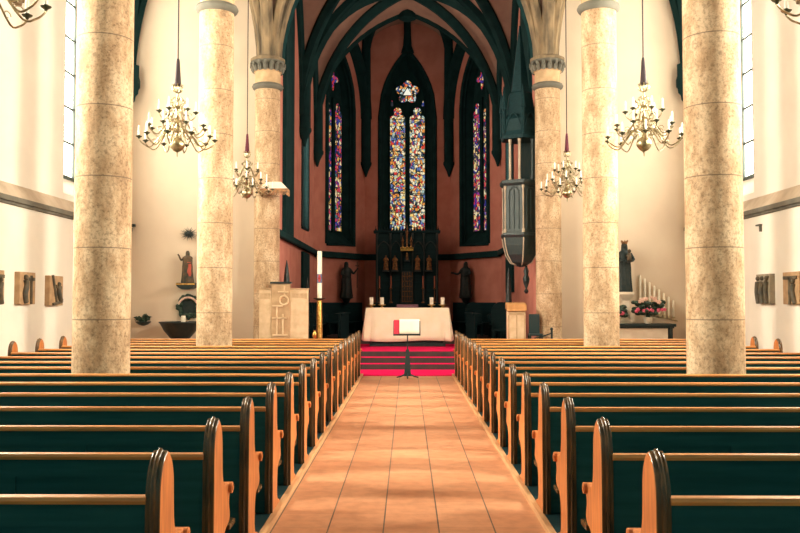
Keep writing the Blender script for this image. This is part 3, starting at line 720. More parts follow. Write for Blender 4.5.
b = MB(); b.lathe([(.07 * k, 0), (.085 * k, .08 * k), (.07 * k, .22 * k), (.03 * k, .27 * k)], (.10 * k, -.24 * k, 1.08 * k), 12); b.ball((.10 * k, -.25 * k, 1.40 * k), .062 * k, 12, 8, 1, 1, 1.15)
b.tube([(.05 * k, -.28 * k, 1.29 * k), (-.02 * k, -.33 * k, 1.22 * k)], .022 * k, 6); b.build('child', 'painted', t, smooth=60)
c = MB(); c.lathe([(.095 * k, 1.66 * k), (.10 * k, 1.70 * k), (.11 * k, 1.74 * k), (.09 * k, 1.74 * k)], n=14)
for q in range(7):
    a = 2 * pi * q / 7; c.tube([(.10 * k * cos(a), .10 * k * sin(a), 1.73 * k), (.125 * k * cos(a), .125 * k * sin(a), 1.80 * k)], [.025 * k, .006 * k], 5)
c.build('crown', 'gold_dim', t, smooth=50)
def bouquet(px, py0, py1, wpx, label, d=21.42, nf=16, seed=1, cols=('pinkflower', 'paleflower')):
    random.seed(seed); x = X(px, d); h = Z(py0, d) - zt; w = wpx * d / F / 2
    t = thing('flower_bouquet', label, 'flowers', (x, d, zt), 0, 'flowers on the side altar')
    MB().lathe([(.06, 0), (.09, .04), (.11, .14), (.09, .16)], n=14).build('vase', 'white_stone', t, smooth=40)
    g = MB()
    for q in range(60):
        a, e = random.uniform(0, 2 * pi), random.uniform(-.35, 1.0); r = random.uniform(.5, 1)
        c = (w * r * cos(a) * .9, .16 * r * sin(a), h * .50 + h * .40 * e * .8)
        g.ball(c, random.uniform(.06, .095), 6, 4, 1, 1, .7)
    g.tube([(0, 0, .1), (0, 0, h * .5)], .05, 8); g.build('foliage', 'leaf', t, smooth=50)
    for ci, cm in enumerate(cols):
        f = MB()
        for q in range(nf):
            a = random.uniform(-.95, .95); f_x = w * a
            zz = h * (.50 + .12 * ci * 2) + random.uniform(-.03, .03) + h * .22 * (1 - a * a) * ci
            cc = Vector((f_x * (.95 - .25 * ci), -.17 + random.uniform(-.02, .02), zz)); R = random.uniform(.03, .045)
            for p in range(5):
                an = 2 * pi * p / 5; f.ball((cc.x + R * .7 * cos(an), cc.y, cc.z + R * .7 * sin(an)), R * .55, 6, 4)
            f.ball(tuple(cc + Vector((0, -.012, 0))), R * .4, 6, 4)
        f.build('blossoms', cm, t, smooth=60)
bouquet(647, 297, 322, 34, 'wide bouquet of pink and pale flowers on the side altar beside the statue', seed=3)
bouquet(616, 303, 322, 18, 'smaller bouquet of pink flowers half hidden by the middle right column', d=21.40, nf=7, seed=4, cols=('pinkflower',))
t = thing('candle_rack', 'stepped wall rack behind the flowers carrying a row of slim white candles', 'rack', (X(655, 21.9), EAST - .06, zt + .02))
rack = t
MB().tube([(X(636, EAST) - t.location.x, .03, Z(310, EAST) - t.location.z - .06), (X(676, EAST) - t.location.x, .03, Z(318.5, EAST) - t.location.z - .06)], .02, 6).build('rack_rail', 'brass', t)
for q in range(8):
    px = 639.5 + q * 4.7; top = Z(275 + q * 3.6, EAST - .06); bot = Z(309 + q * 1.1, EAST - .06)
    o = MB().lathe([(.028, 0), (.028, top - bot - .02), (.012, top - bot)], n=10).build('taper_candle', 'candle', smooth=40)
    o.location = (X(px, EAST - .06), EAST - .06 - .001, bot)
    lx, lz = o.location.x - rack.location.x, bot - rack.location.z
    MB().box(lx - .035, lx + .035, -.04, .058, lz - .03, lz - .001).box(lx - .01, lx + .01, .0, .03, lz - .09, lz - .03).build('candle_cup', 'brass', rack)
    tag(o, 'tall slim white candle, %s from the left in the stepped row behind the flowers' % ordn[q], 'candle', 'stepped row of slim candles')

# stations of the cross on the side walls
def station(sg, y, z, rot, label, kind, wide=.66, mat='plaque'):
    t = thing('relief_plaque', label, 'wall plaque', (sg * AW, y, z), -sg * pi / 2 * 1, 'relief plaques on the side walls')
    t.rotation_euler = (0, 0, pi / 2 if sg > 0 else -pi / 2)
    w = wide / 2; h = .295
    MB().box(-w, w, -.004, .10, -h, h).build('slab', mat, t, bevel=.008)
    rl = MB()
    if kind == 0:
        rl.box(-.16, -.10, .10, .125, -h, h * .8).box(-w * .8, .12, .10, .125, .14, .20)
        rl.tube(smooth_pts([(.10, .11, -.26), (.16, .12, -.1), (.10, .12, .05), (.14, .12, .16)], 4), .055, 8); rl.ball((.13, .12, .20), .05, 8, 6)
        rl.tube([(.12, .12, .08), (.02, .12, 0)], .025, 6)
    elif kind == 1:
        rl.tube([(.22, .11, .30), (.0, .11, -.26)], .03, 6).tube([(-.25, .11, -.22), (.2, .11, -.27)], .03, 6)
        rl.tube(smooth_pts([(-.18, .11, -.2), (-.06, .12, -.02), (-.1, .12, .08)], 4), .055, 8); rl.ball((-.08, .12, .13), .045, 8, 6); rl.tube([(-.06, .12, .02), (.08, .12, .10)], .025, 6)
    elif kind == 2:
        for q in (-.22, 0, .2):
            rl.tube(smooth_pts([(q, .11, -.28), (q + .04, .12, -.05), (q, .12, .14)], 4), .05, 8); rl.ball((q, .12, .21), .045, 8, 6)
        rl.tube([(-.3, .12, .24), (.24, .12, -.1)], .02, 6)
    else:
        rl.box(-.02, .05, .10, .13, -h, h * .7).box(-.28, .26, .10, .13, .16, .22)
        rl.tube(smooth_pts([(-.2, .11, -.28), (-.12, .12, -.06), (-.16, .12, .08)], 4), .05, 8); rl.ball((-.15, .12, .13), .045, 8, 6)
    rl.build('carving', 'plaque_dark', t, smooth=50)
    return t
zz = 2.0
zst = Z(288.5, 16.4)
station(-1, 14.72, zst, 0, 'carved relief plaque at the left edge of the picture, mostly cut off', 3)
station(-1, 15.98, zst, 0, 'carved relief plaque with a tall cross on the left wall', 0)
station(-1, 17.3, zst - .03, 0, 'carved relief plaque with a slanting cross beam on the left wall, nearest the column', 1)
station(1, 15.96, zst, 0, 'pale carved relief plaque with a cross near the right edge', 3)
station(1, 17.2, zst, 0, 'darker carved relief plaque of standing figures beside the nearest right column', 2, mat='plaque_grey')
t = MB().box(AW - .06, AW - .001, 17.42, 17.62, 3.12, 3.15).box(AW - .05, AW - .001, 17.44, 17.47, 3.0, 3.12).build('metal_bracket', 'ledge_dark')
tag(t, 'tiny metal bracket under the right wall ledge above the dark plaque', 'bracket')

# ------------------------------------------------------------------ chancel furniture
# carpets
tag(MB().box(-2.2, 2.2, 18.75, 20.39, .002, .014).build('red_carpet', 'red'), 'bright red carpet on the floor at the end of the aisle', 'carpet')
tag(MB().box(-2.2, 2.2, 20.42, 20.74, .132, .142).build('step_carpet', 'red'), 'red carpet strip on the lower altar step', 'carpet', 'red strips on the altar steps')
tag(MB().box(-2.2, 2.2, 20.77, 21.09, .262, .272).build('step_carpet', 'red'), 'red carpet strip on the upper altar step', 'carpet', 'red strips on the altar steps')
tag(MB().box(-2.3, 2.3, 21.12, 24.6, CZ + .002, CZ + .012).build('altar_carpet', 'red'), 'red carpet on the platform under the altar', 'carpet')

# altar
AY = 23.2; AZ = Z(308, AY) ; hw = 41.0 * AY / F
t = thing('altar_table', 'dark altar table under the cream cloth at the end of the aisle', 'altar', (0, AY + .45, CZ + .013))
T_ = AZ - CZ - .03
MB().box(-hw + .02, hw - .02, -.42, .42, T_ - .10, T_).build('table_top', 'bronze', t)
MB().box(-hw + .15, hw - .15, -.34, .34, .08, T_ - .10).build('body', 'bronze', t)
MB().box(-hw + .08, hw - .08, -.40, .40, 0, .08).build('plinth', 'bronze', t)
def cloth():
    b = MB(); hx, hy = hw + .01, .44; zb = Z(341, AY)
    loop = []; n = 160
    per = [(-hx, -hy), (hx, -hy), (hx, hy), (-hx, hy)]; L = [2 * hx, 2 * hy, 2 * hx, 2 * hy]; tot = sum(L)
    def at(s):
        s %= tot
        for i in range(4):
            if s <= L[i]:
                a, c = per[i], per[(i + 1) % 4]; f = s / L[i]
                nx, ny = [(0, -1), (1, 0), (0, 1), (-1, 0)][i]
                cd = min(s, L[i] - s)
                return a[0] + (c[0] - a[0]) * f, a[1] + (c[1] - a[1]) * f, nx, ny, cd, i
            s -= L[i]
    rows = 7; vs = []
    for r in range(rows + 1):
        v = r / rows
        for k in range(n):
            x, y, nx, ny, cd, i = at(tot * k / n)
            corner = math.exp(-(cd / .07) ** 2) - .8 * math.exp(-((cd - .16) / .06) ** 2)
            fold = .012 * sin(tot * k / n * (7 if i % 2 == 0 else 16)) * v + corner * .09 * v
            flare = .02 * v + (.05 * v if i % 2 else 0)
            dx = nx * (fold + flare) + (math.copysign(corner * .06 * v, x) if i % 2 == 0 else 0)
            dy = ny * (fold + flare)
            vs.append((x + dx, AY + .45 + y + dy, AZ - (AZ - zb) * v + (.02 * sin(x * 3) * v if i % 2 == 0 else .03 * v)))
    fs = [(r * n + k, r * n + (k + 1) % n, (r + 1) * n + (k + 1) % n, (r + 1) * n + k) for r in range(rows) for k in range(n)]
    fs.append(tuple(range(n)))
    b.add(vs, fs); return b
o = cloth().build('altar_cloth', 'cloth', smooth=50)
sm = o.modifiers.new('Solidify', 'SOLIDIFY'); sm.thickness = .006; sm.offset = 1
tag(o, 'cream cloth draped over the altar', 'altar cloth')
PLC = ['leftmost', 'second from left', 'second from right', 'rightmost']
for q, px in enumerate((371.5, 382, 431.5, 442.5)):
    x = X(px, AY + .3)
    t = thing('candle_holder', 'low wide brass candle holder on the altar cloth, %s of four' % PLC[q], 'candle holder', (x, AY + .3, AZ + .008), 0, 'brass holders on the altar')
    MB().lathe([(.05, 0), (.055, .01), (.02, .025), (.018, .05), (.03, .06)], n=14).build('foot', 'gold', t, smooth=40)
    MB().lathe([(.03, .055), (.10, .07), (.105, .085), (.05, .085)], n=18).build('dish', 'gold', t, smooth=40)
    t = thing('altar_candle', 'short thick cream candle on the altar, %s of four' % PLC[q], 'candle', (x, AY + .3, AZ + .094), 0, 'thick candles on the altar')
    MB().lathe([(.052, 0), (.052, .18), (.045, .19)], n=14).build('wax', 'candle', t, smooth=40)
    MB().tube([(0, 0, .19), (.002, 0, .215)], .004, 5).build('wick', 'black', t)
t = thing('missal_stand', 'flat violet book rest in the middle of the altar cloth', 'book rest', (0, AY + .3, AZ + .008))
MB().prism([(-.12, 0), (.12, 0), (.12, .09), (-.12, .045)], lambda a, b: (-.29, a, b), lambda a, b: (.29, a, b)).build('slope', 'violet', t, bevel=.006)
MB().box(-.29, .29, -.135, -.12, 0, .07).build('lip', 'violet', t)

# reading stand in the aisle
SY = 18.3; x = 0.0
t = thing('reading_stand', 'black metal music stand at the end of the aisle before the red carpet', 'music stand', (x, SY, 0))
zd = Z(333, SY); zk = Z(320, SY)
MB().tube([(0, 0, .30), (0, 0, zd - .02)], .013, 8).build('pole', 'black', t)
MB().lathe([(.115, .04), (.10, .10), (.075, .35), (.05, .58), (.03, .60)], n=4, rot=pi / 4, sy=.6).build('stem_cover', 'black', t, bevel=.006)
for a in (pi, 0, -pi / 2, pi / 2):
    MB().tube([(.02 * cos(a), .02 * sin(a), .09), (.14 * cos(a), .14 * sin(a), .035), (.23 * cos(a), .23 * sin(a), .014)], [.02, .018, .014], 6).build('leg', 'black', t)
MB().prism([(-.02, zd - .03), (.10, zk - .02), (.115, zk - .03), (-.005, zd - .045)], lambda a, b: (-.30, a, b), lambda a, b: (.27, a, b)).build('desk', 'black', t)
MB().box(-.30, .27, -.075, -.02, zd - .05, zd - .03).build('ledge', 'black', t)
t = thing('open_book', 'open book with white pages and red cover flap on the music stand', 'book', (0, SY, 0))
def slope(u, off): # u 0..1 up the desk
    return (-.024 + .12 * u - off, zd - .026 + (zk - zd + .02) * u + off * .3)
pg = MB().grid(lambda u, v: (-.17 + .42 * u, slope(v * 1.02, .012 + .018 * abs(sin(pi * (u * 2)))) [0], slope(v * 1.02, .012)[1] + .012), 16, 4)
p = pg.build('pages', 'page', t, smooth=60); q = p.modifiers.new('Solidify', 'SOLIDIFY'); q.thickness = .012
cv_ = MB().grid(lambda u, v: (-.29 + .12 * u, slope(v, .008)[0], slope(v, .008)[1] + .004), 2, 2).build('cover_flap', 'book_red', t); q = cv_.modifiers.new('Solidify', 'SOLIDIFY'); q.thickness = .006

# paschal candle
PY_ = 21.55; x = X(319.5, PY_); zc = Z(298, PY_)
t = thing('candle_stand', 'tall gilt stand with a round plate under the tall candle', 'candle stand', (x, PY_, CZ + .013))
hc = zc - CZ - .013
MB().lathe([(.14, 0), (.14, .03), (.09, .06), (.07, .12), (.075, .3), (.062, hc - .1), (.05, hc - .05)], n=12, mod=lambda a, i: 1 + .06 * sin(6 * a)).build('shaft', 'gold', t, smooth=50)
MB().lathe([(.05, hc - .06), (.15, hc - .02), (.16, hc), (.05, hc)], n=20).build('plate', 'brass_dark', t, smooth=40)
t = thing('paschal_candle', 'tall thick cream candle with a painted band on the gilt stand', 'candle', (x, PY_, zc))
hh = Z(251, PY_) - zc
MB().lathe([(.058, 0), (.058, hh - .01), (.05, hh)], n=18).build('wax', 'candle', t, smooth=40)
z5, z6 = Z(283, PY_) - zc, Z(274, PY_) - zc
MB().lathe([(.0595, z5), (.0595, z6)], n=18).build('blue_band', plain('band_blue', (.10, .14, .24), .6), t, smooth=40)
MB().box(-.022, .022, -.064, -.058, z5 + .03, z6 - .02).box(-.04, .04, -.064, -.058, (z5 + z6) / 2 - .015, (z5 + z6) / 2 + .02).build('red_cross', plain('band_red', (.55, .06, .06), .6), t)
MB().tube([(0, 0, hh), (.002, 0, hh + .03)], .005, 5).build('wick', 'black', t)
x = X(316, 21.45)
t = tag(MB().lathe([(.06, 0), (.06, .03), (.02, .06), (.025, .3), (.05, .35), (.05, .42), (.02, .46), (.03, .5)], (X(314.5, 21.2), 21.24, CZ + .012), 12).build('brass_bell_stand', 'gold', smooth=50), 'small brass stand at the foot of the tall candle', 'stand')

# stone ambo
YA = 21.16; zt_ = Z(282, YA); zs_ = Z(289.5, YA)
x0, x1, x2, x3 = X(259, YA), X(271.5, YA), X(290, YA), X(308, YA)
t = thing('stone_ambo', 'sandstone ambo with raised crosses on its front by the far left column', 'ambo', ((x1 + x2) / 2, YA, CZ))
cx = (x1 + x2) / 2
MB().box(x1 - cx, x2 - cx, -.03, .15, 0, zt_ - CZ - .04).build('front_slab', 'tan', t, bevel=.008)
MB().box(x1 - cx - .03, x2 - cx + .03, -.06, .18, zt_ - CZ - .04, zt_ - CZ + .005).build('cap', 'bronze', t)
MB().box(x2 - cx, x3 - cx, .0, .14, 0, zs_ - CZ).build('side_slab', 'sand', t, bevel=.008)
MB().box(x0 - cx, x1 - cx, .0, .14, 0, zs_ - CZ).build('side_slab', 'sand', t, bevel=.008)
MB().box(x0 - cx - .01, x1 - cx, -.02, .15, zs_ - CZ, zs_ - CZ + .03).box(x2 - cx, x3 - cx + .02, -.02, .15, zs_ - CZ, zs_ - CZ + .03).build('ledge', 'tan', t)
cr = MB(); fx = lambda px: X(px, YA) - cx; fz = lambda py: Z(py, YA) - CZ; bar = .02
def hb(pa, pb, py): cr.box(fx(pa), fx(pb), -.06, -.03, fz(py) - bar, fz(py) + bar)
def vb(px, pa, pb): cr.box(fx(px) - bar, fx(px) + bar, -.06, -.03, fz(pb), fz(pa))
hb(278, 288.5, 292); vb(284.5, 286, 297); hb(272.5, 283, 306); vb(277, 306, 335); hb(272.5, 287, 318); vb(283, 314, 335); hb(273, 288, 335)
cr.tube([(fx(284) + .105 * cos(a), -.04, fz(300.5) + .105 * sin(a)) for a in [2 * pi * q / 24 for q in range(25)]], .026, 8)
cr.build('raised_crosses', 'sand', t, bevel=.004)
for sx0, sx1 in ((292, 307), (260, 270)):
    q = sx0; lt = MB()
    while q < sx1:
        lt.box(fx(q), fx(q) + .012, -.006, .0, fz(297 + (int(q * 7) % 3)), fz(293))
        if int(q) % 2: lt.box(fx(q), fx(q) + .03, -.006, .0, fz(295), fz(294.6))
        q += 1.3
    lt.build('incised_frieze', 'tan', t)

# dark spires near the chancel walls
def spire(px, py0, py1, d, w, label):
    x = X(px, d); z0 = CZ; zt2 = Z(py0, d)
    t = thing('dark_spire', label, 'spire', (x, d, CZ), 0, 'pointed dark wooden spires')
    zb = Z(py1, d) - CZ; h = zt2 - CZ
    MB().lathe([(w * 1.3, 0), (w * 1.3, .06), (w * .9, .1), (w * .9, zb - .05), (w * 1.15, zb)], n=8).build('post', 'carved_wood', t)
    s = MB().lathe([(w, zb), (w * .8, zb + (h - zb) * .35), (w * .45, zb + (h - zb) * .72), (.006, h)], n=8)
    s.build('tip', 'carved_wood', t)
spire(286.5, 260, 283, 23.0, .085, 'pointed dark spire rising behind the stone ambo')
spire(307.5, 277, 300, 25.5, .06, 'thin dark spire between the stone ambo and the tall candle')
spire(508.5, 268, 304, 24.2, .09, 'tall pointed dark spire behind the wooden lectern')

# lectern on the right
YL = 21.3; xl0, xl1 = X(506.5, YL), X(526, YL); zl = Z(304.5, YL)
t = thing('wooden_lectern', 'pale wooden lectern with orange sloped top right of the altar steps', 'lectern', ((xl0 + xl1) / 2, YL, CZ)); hw2 = (xl1 - xl0) / 2; H = zl - CZ
MB().box(-hw2 + .02, hw2 - .02, -.02, .24, 0, H - .16).build('body', 'sand', t, bevel=.006)
MB().prism([(-.08, H - .16), (.30, H - .10), (.30, H + .05), (-.08, H - .0)], lambda a, b: (-hw2, a, b), lambda a, b: (hw2, a, b)).build('sloped_top', 'oak', t, bevel=.006)
MB().box(-hw2 + .05, hw2 - .05, -.035, -.02, H - .26, H - .2).box(-hw2 + .03, -hw2 + .06, -.032, -.02, .03, H - .26).box(hw2 - .06, hw2 - .03, -.032, -.02, .03, H - .26).box(-.015, .015, -.032, -.02, .03, H - .26).build('panel_frame', 'tan', t)
x = X(533, 21.5)
t = thing('dark_chair', 'dark high-backed chair beside the wooden lectern', 'chair', (x, 21.22, CZ))
zz_ = Z(314, 21.5) - CZ
MB().box(-.13, .13, .13, .17, .42, zz_).build('backrest', 'black', t, bevel=.01); MB().box(-.16, .16, -.2, .17, .38, .43).build('seat', 'black', t, bevel=.01)
for a in (-.14, .14):
    for b in (-.18, .15): MB().box(a - .02, a + .02, b - .02, b + .02, 0, .38).build('leg', 'black', t)
t = thing('handrail_post', 'short dark post with a slanting handrail at the foot of the far right column', 'handrail', (X(551.5, 20.9), 20.95, CZ if False else .26))
t.location.z = .26; zp = Z(329, 20.9) - .26
MB().tube([(0, 0, 0), (0, 0, zp)], .028, 8).build('post', 'bronze', t); MB().ball((0, 0, zp), .04, 8, 6).build('knob', 'bronze', t, smooth=60)
MB().tube([(0, 0, zp - .10), (-.30, .0, zp - .20), (-.42, 0, zp - .22)], .016, 6).build('rail', 'bronze', t)

# pulpit on the far right column
YP = 22.36; pcx = X(521, YP); 
t = thing('carved_pulpit', 'dark carved pulpit with tall canopy fixed to the far right column', 'pulpit', (pcx, YP, 0))
zr_, zbm, zlow = Z(183, YP), Z(236, YP), Z(266, YP)
R = .52
MB().lathe([(R * .93, zbm + .05), (R * .93, zr_ - .08)], n=6, rot=pi / 6).build('body', 'carved_wood', t)
MB().lathe([(R * 1.0, zr_ - .10), (R * 1.12, zr_ - .04), (R * 1.14, zr_ + .03), (R * .98, zr_ + .05)], n=6, rot=pi / 6).build('cornice', 'carved_wood', t)
MB().lathe([(R * 1.0, zbm - .06), (R * 1.08, zbm), (R * 1.06, zbm + .06), (R * .95, zbm + .07)], n=6, rot=pi / 6).build('base_moulding', 'carved_wood', t)
MB().lathe([(.04, zlow - .03), (.12, zlow - .01), (R * .55, zlow + .08), (R * .80, zlow + .28), (R * .92, zlow + .52), (R * .98, zbm - .05)], n=6, rot=pi / 6).build('tapered_underside', 'carved_wood', t)
for q in range(6):
    a = pi / 6 + q * pi / 3; c = (R * .95 * cos(a), R * .95 * sin(a))
    MB().lathe([(.035, zbm + .06), (.035, zbm + .14), (.018, zbm + .18), (.018, zr_ - .2), (.035, zr_ - .15), (.035, zr_ - .1)], (c[0], c[1], 0), 10).build('corner_colonnette', 'ledge', t, smooth=40)
    MB().tube([(R * f * cos(a), R * f * sin(a), zz) for f, zz in ((1.0, zbm - .06), (.94, zlow + .52), (.82, zlow + .28), (.57, zlow + .08), (.14, zlow - .01))], .016, 6).build('rib', 'ledge', t, smooth=40)
for q in range(6):
    a = q * pi / 3; n = Vector((cos(a), sin(a), 0)); s = Vector((-sin(a), cos(a), 0)); c = n * R * .93 * cos(pi / 6)
    pn = MB()
    for dx in (-.13, 0, .13): pn.tube([tuple(c + s * dx + Vector((0, 0, zbm + .16))), tuple(c + s * dx + Vector((0, 0, zr_ - .22)))], .016, 6)
    pn.tube([tuple(c + s * (-.13 + .26 * u) + Vector((0, 0, zr_ - .24 + .1 * sin(pi * u)))) for u in [j / 8 for j in range(9)]], .016, 6)
    pn.build('panel_tracery', 'carved_wood', t)
zc0, zc1 = Z(140, YP), Z(112, YP)
for dx, dy in ((-.30, -.26), (-.08, -.42)):
    MB().lathe([(.045, zr_ + .05), (.03, zr_ + .1), (.03, zc0 - .1), (.045, zc0 - .02)], (dx, dy, 0), 10).build('canopy_column', 'ledge', t, smooth=40)
MB().lathe([(.05, zr_ + .05), (.07, zr_ + .1), (.045, zr_ + .2), (.045, zc0 - .1), (.07, zc0)], (.28, -.28, 0), 10).build('canopy_column', 'carved_wood', t, smooth=40)
MB().box(-.02, .50, .28, .34, zr_ - .1, zc0 + .1).build('back_board', 'carved_wood', t)
cn = MB().lathe([(R * 1.0, zc0), (R * 1.05, zc0 + .08), (R * .95, zc0 + .2), (R * .98, zc0 + .5), (R * .8, zc0 + .62), (R * .62, zc0 + 1.2), (R * .50, zc0 + 1.25), (R * .25, zc0 + 2.2), (.02, zc0 + 3.0)], n=6, rot=pi / 6)
cn.build('canopy', 'stall_wood', t)
for q in range(6):
    a = pi / 6 + q * pi / 3
    f = MB().lathe([(.05, zc0 + .1), (.045, zc0 + .75), (.07, zc0 + .78), (.006, zc0 + 1.35)], (R * cos(a), R * sin(a), 0), 6)
    for z_ in (.9, 1.05, 1.2): f.ball((R * cos(a), R * sin(a), zc0 + z_), .05 - .02 * (z_ - .9) / .3, 6, 4)
    f.build('pinnacle', 'stall_wood', t)
    b_ = pi / 3 + a
    g = MB().tube([(R * .98 * (cos(a) * (1 - u) + cos(b_) * u), R * .98 * (sin(a) * (1 - u) + sin(b_) * u), zc0 + .15 + .5 * sin(pi * u)) for u in [j / 8 for j in range(9)]], .02, 6)
    g.build('gable', 'stall_wood', t)
# hanging drop under the pulpit
x = .13
dz = zlow - .03
MB().lathe([(.03, dz - .68), (.06, dz - .62), (.02, dz - .55), (.07, dz - .42), (.09, dz - .3), (.05, dz - .2), (.07, dz - .1), (.035, dz), (.03, dz + .06)], (x, 0, 0), 10).build('drop_finial', 'bronze', t, smooth=50)

# cream canopy with gold fringe by the far left column
YB = 21.0; xa, xb = X(259, YB), X(287, YB)
t = thing('fringed_canopy', 'small cream sloped canopy with gold fringe on the far left column', 'canopy', ((xa + xb) / 2, 21.36, Z(191, YB)))
w_ = (xb - xa) / 2; h_ = Z(178, YB) - Z(188, YB)
MB().add([(-w_, -.42, .07), (w_, -.42, .07), (w_, .0, .07), (-w_, .0, .07), (-w_ * .55, -.2, h_ + .02), (w_ * .45, -.2, h_ + .02), (w_ * .45, .0, h_ + .02), (-w_ * .55, .0, h_ + .02)],
         [(0, 3, 2, 1), (4, 5, 6, 7), (0, 1, 5, 4), (1, 2, 6, 5), (2, 3, 7, 6), (3, 0, 4, 7)]).build('cover', 'white_stone', t, bevel=.01)
fr = MB()
for q in range(22):
    xx = -w_ + .02 + (2 * w_ - .04) * q / 21; fr.tube([(xx, -.41, .07), (xx, -.41, -.06 - .03 * (q % 2))], [.016, .012], 5)
for q in range(10):
    yy = -.40 + .38 * q / 9
    for xx in (-w_ + .01, w_ - .01): fr.tube([(xx, yy, .07), (xx, yy, -.06 - .03 * (q % 2))], [.016, .012], 5)
fr.build('fringe', 'gold_dim', t)

# statues on the apse walls
for sg, tt, lab in ((-1, .50, 'dark statue of a bearded saint holding a cross staff, on the left pink apse wall'), (1, .56, 'dark statue of a robed figure reaching out, on the right pink apse wall')):
    P = diagP(sg); px, py, _ = P(tt * 3.196, 0, -.30); dd = py
    z0 = Z(297, dd); hh = Z(262, dd) - z0
    t = thing('wall_statue', lab, 'statue', (px, py, z0), -sg * radians(32), 'statues on the apse walls')
    b = MB(); k = robed(b, hh, w=1.25)
    if sg < 0:
        arm(b, k, [(.2, -.02, 1.32), (.34, -.08, 1.15), (.46, -.14, 1.30)]); arm(b, k, [(-.2, -.02, 1.32), (-.3, -.08, 1.08), (-.1, -.22, 1.0)])
    else:
        arm(b, k, [(-.2, -.02, 1.32), (-.36, -.08, 1.12), (-.58, -.14, 1.16)]); arm(b, k, [(.2, -.02, 1.32), (.28, -.08, 1.1), (.1, -.22, 1.02)])
    b.build('figure', 'bronze', t, smooth=60)
    if sg < 0:
        MB().tube([(.50 * k, -.16 * k, .45 * k), (.50 * k, -.16 * k, 1.72 * k)], .018 * k, 6).tube([(.40 * k, -.16 * k, 1.52 * k), (.60 * k, -.16 * k, 1.52 * k)], .018 * k, 6).build('cross_staff', 'bronze', t)
    t = thing('statue_bracket', 'dark stone bracket under the statue on the %s pink apse wall' % ('left' if sg < 0 else 'right'), 'bracket', (px, py, z0 - .002), -sg * radians(57.6))
    MB().lathe([(.03, -.28), (.10, -.2), (.16, -.08), (.26, -.03), (.26, 0)], n=12).build('bracket_body', 'bronze', t, smooth=40)

# choir stalls
for sg, lab in ((-1, 'dark wooden choir stalls against the left chancel wall'), (1, 'dark wooden choir stalls against the right chancel wall')):
    t = thing('choir_stalls', lab, 'choir stalls', (sg * 2.95, 28.2, CZ), 0, 'choir stalls')
    H1 = Z(303, 29) - CZ
    bx0, bx1 = (sg * .32, sg * .40)
    MB().box(min(bx0, bx1), max(bx0, bx1), -1.95, 1.95, 0, H1).build('back_panel', 'stall_wood', t)
    MB().box(min(sg * .3, sg * -.15), max(sg * .3, sg * -.15), -1.95, 1.95, .42, .47).build('seat', 'stall_wood', t)
    for q in range(6):
        yy = -1.95 + 3.9 * q / 5
        ou = smooth_pts([(.32, 0), (.32, H1 - .1), (.2, H1 + .02), (.10, H1 - .06), (.08, .85), (-.12, .78), (-.20, .7), (-.12, .5), (-.16, 0)], 3)
        MB().prism(ou, lambda a, b, yy=yy: (sg * a, yy - .03, b), lambda a, b, yy=yy: (sg * a, yy + .03, b)).build('stall_end', 'stall_wood', t)
    ft = MB().box(min(sg * -.85, sg * -.93), max(sg * -.85, sg * -.93), -1.9, 1.9, 0, .80)
    ft.build('front_panel', 'stall_wood', t)
    MB().box(min(sg * -.72, sg * -.98), max(sg * -.72, sg * -.98), -1.9, 1.9, .80, .84).build('desk_top', 'stall_wood', t)
# seats with rounded backs at the right, before the apse wall
for q, px in enumerate((474, 498)):
    d = 31.0; x = X(px, d)
    t = thing('celebrant_chair', ['dark round-topped chair below the right apse statue', 'dark round-topped chair beside the right chancel wall behind the lectern'][q], 'chair', (x if q == 0 else x - .5, d if q == 0 else 25.0, CZ))
    h = Z(302, d) - CZ
    ou = [(-.3, .4)] + [(.3 * cos(pi - pi * j / 10), h - .3 + .3 * sin(pi - pi * j / 10)) for j in range(11)] + [(.3, .4)]
    MB().prism(ou, lambda a, b: (a, .25, b), lambda a, b: (a, .31, b)).build('backrest', 'stall_wood', t)
    MB().box(-.3, .3, -.25, .31, .36, .42).build('seat', 'stall_wood', t)
    for a in (-.27, .27):
        for b in (-.22, .28): MB().box(a - .03, a + .03, b - .03, b + .03, 0, .36).build('leg', 'stall_wood', t)

for sg, lab in ((-1, 'dark wooden wall bench under the left apse statue'), (1, 'dark wooden wall bench under the right apse statue')):
    P = diagP(sg); px, py, _ = P(1.6, 0, -.02)
    t = thing('wall_bench', lab, 'bench', (px, py, CZ), -sg * radians(57.6), 'wall benches in the apse')
    h = Z(302.5, 32.6) - CZ
    MB().box(-1.30, 1.30, -.08, 0, 0, h).build('back_panel', 'stall_wood', t, bevel=.01)
    MB().box(-1.28, 1.28, -.45, -.08, .40, .45).build('seat', 'stall_wood', t)
    for q in (-1.2, -.4, .4, 1.2): MB().box(q - .03, q + .03, -.43, -.08, 0, .40).build('support', 'stall_wood', t)
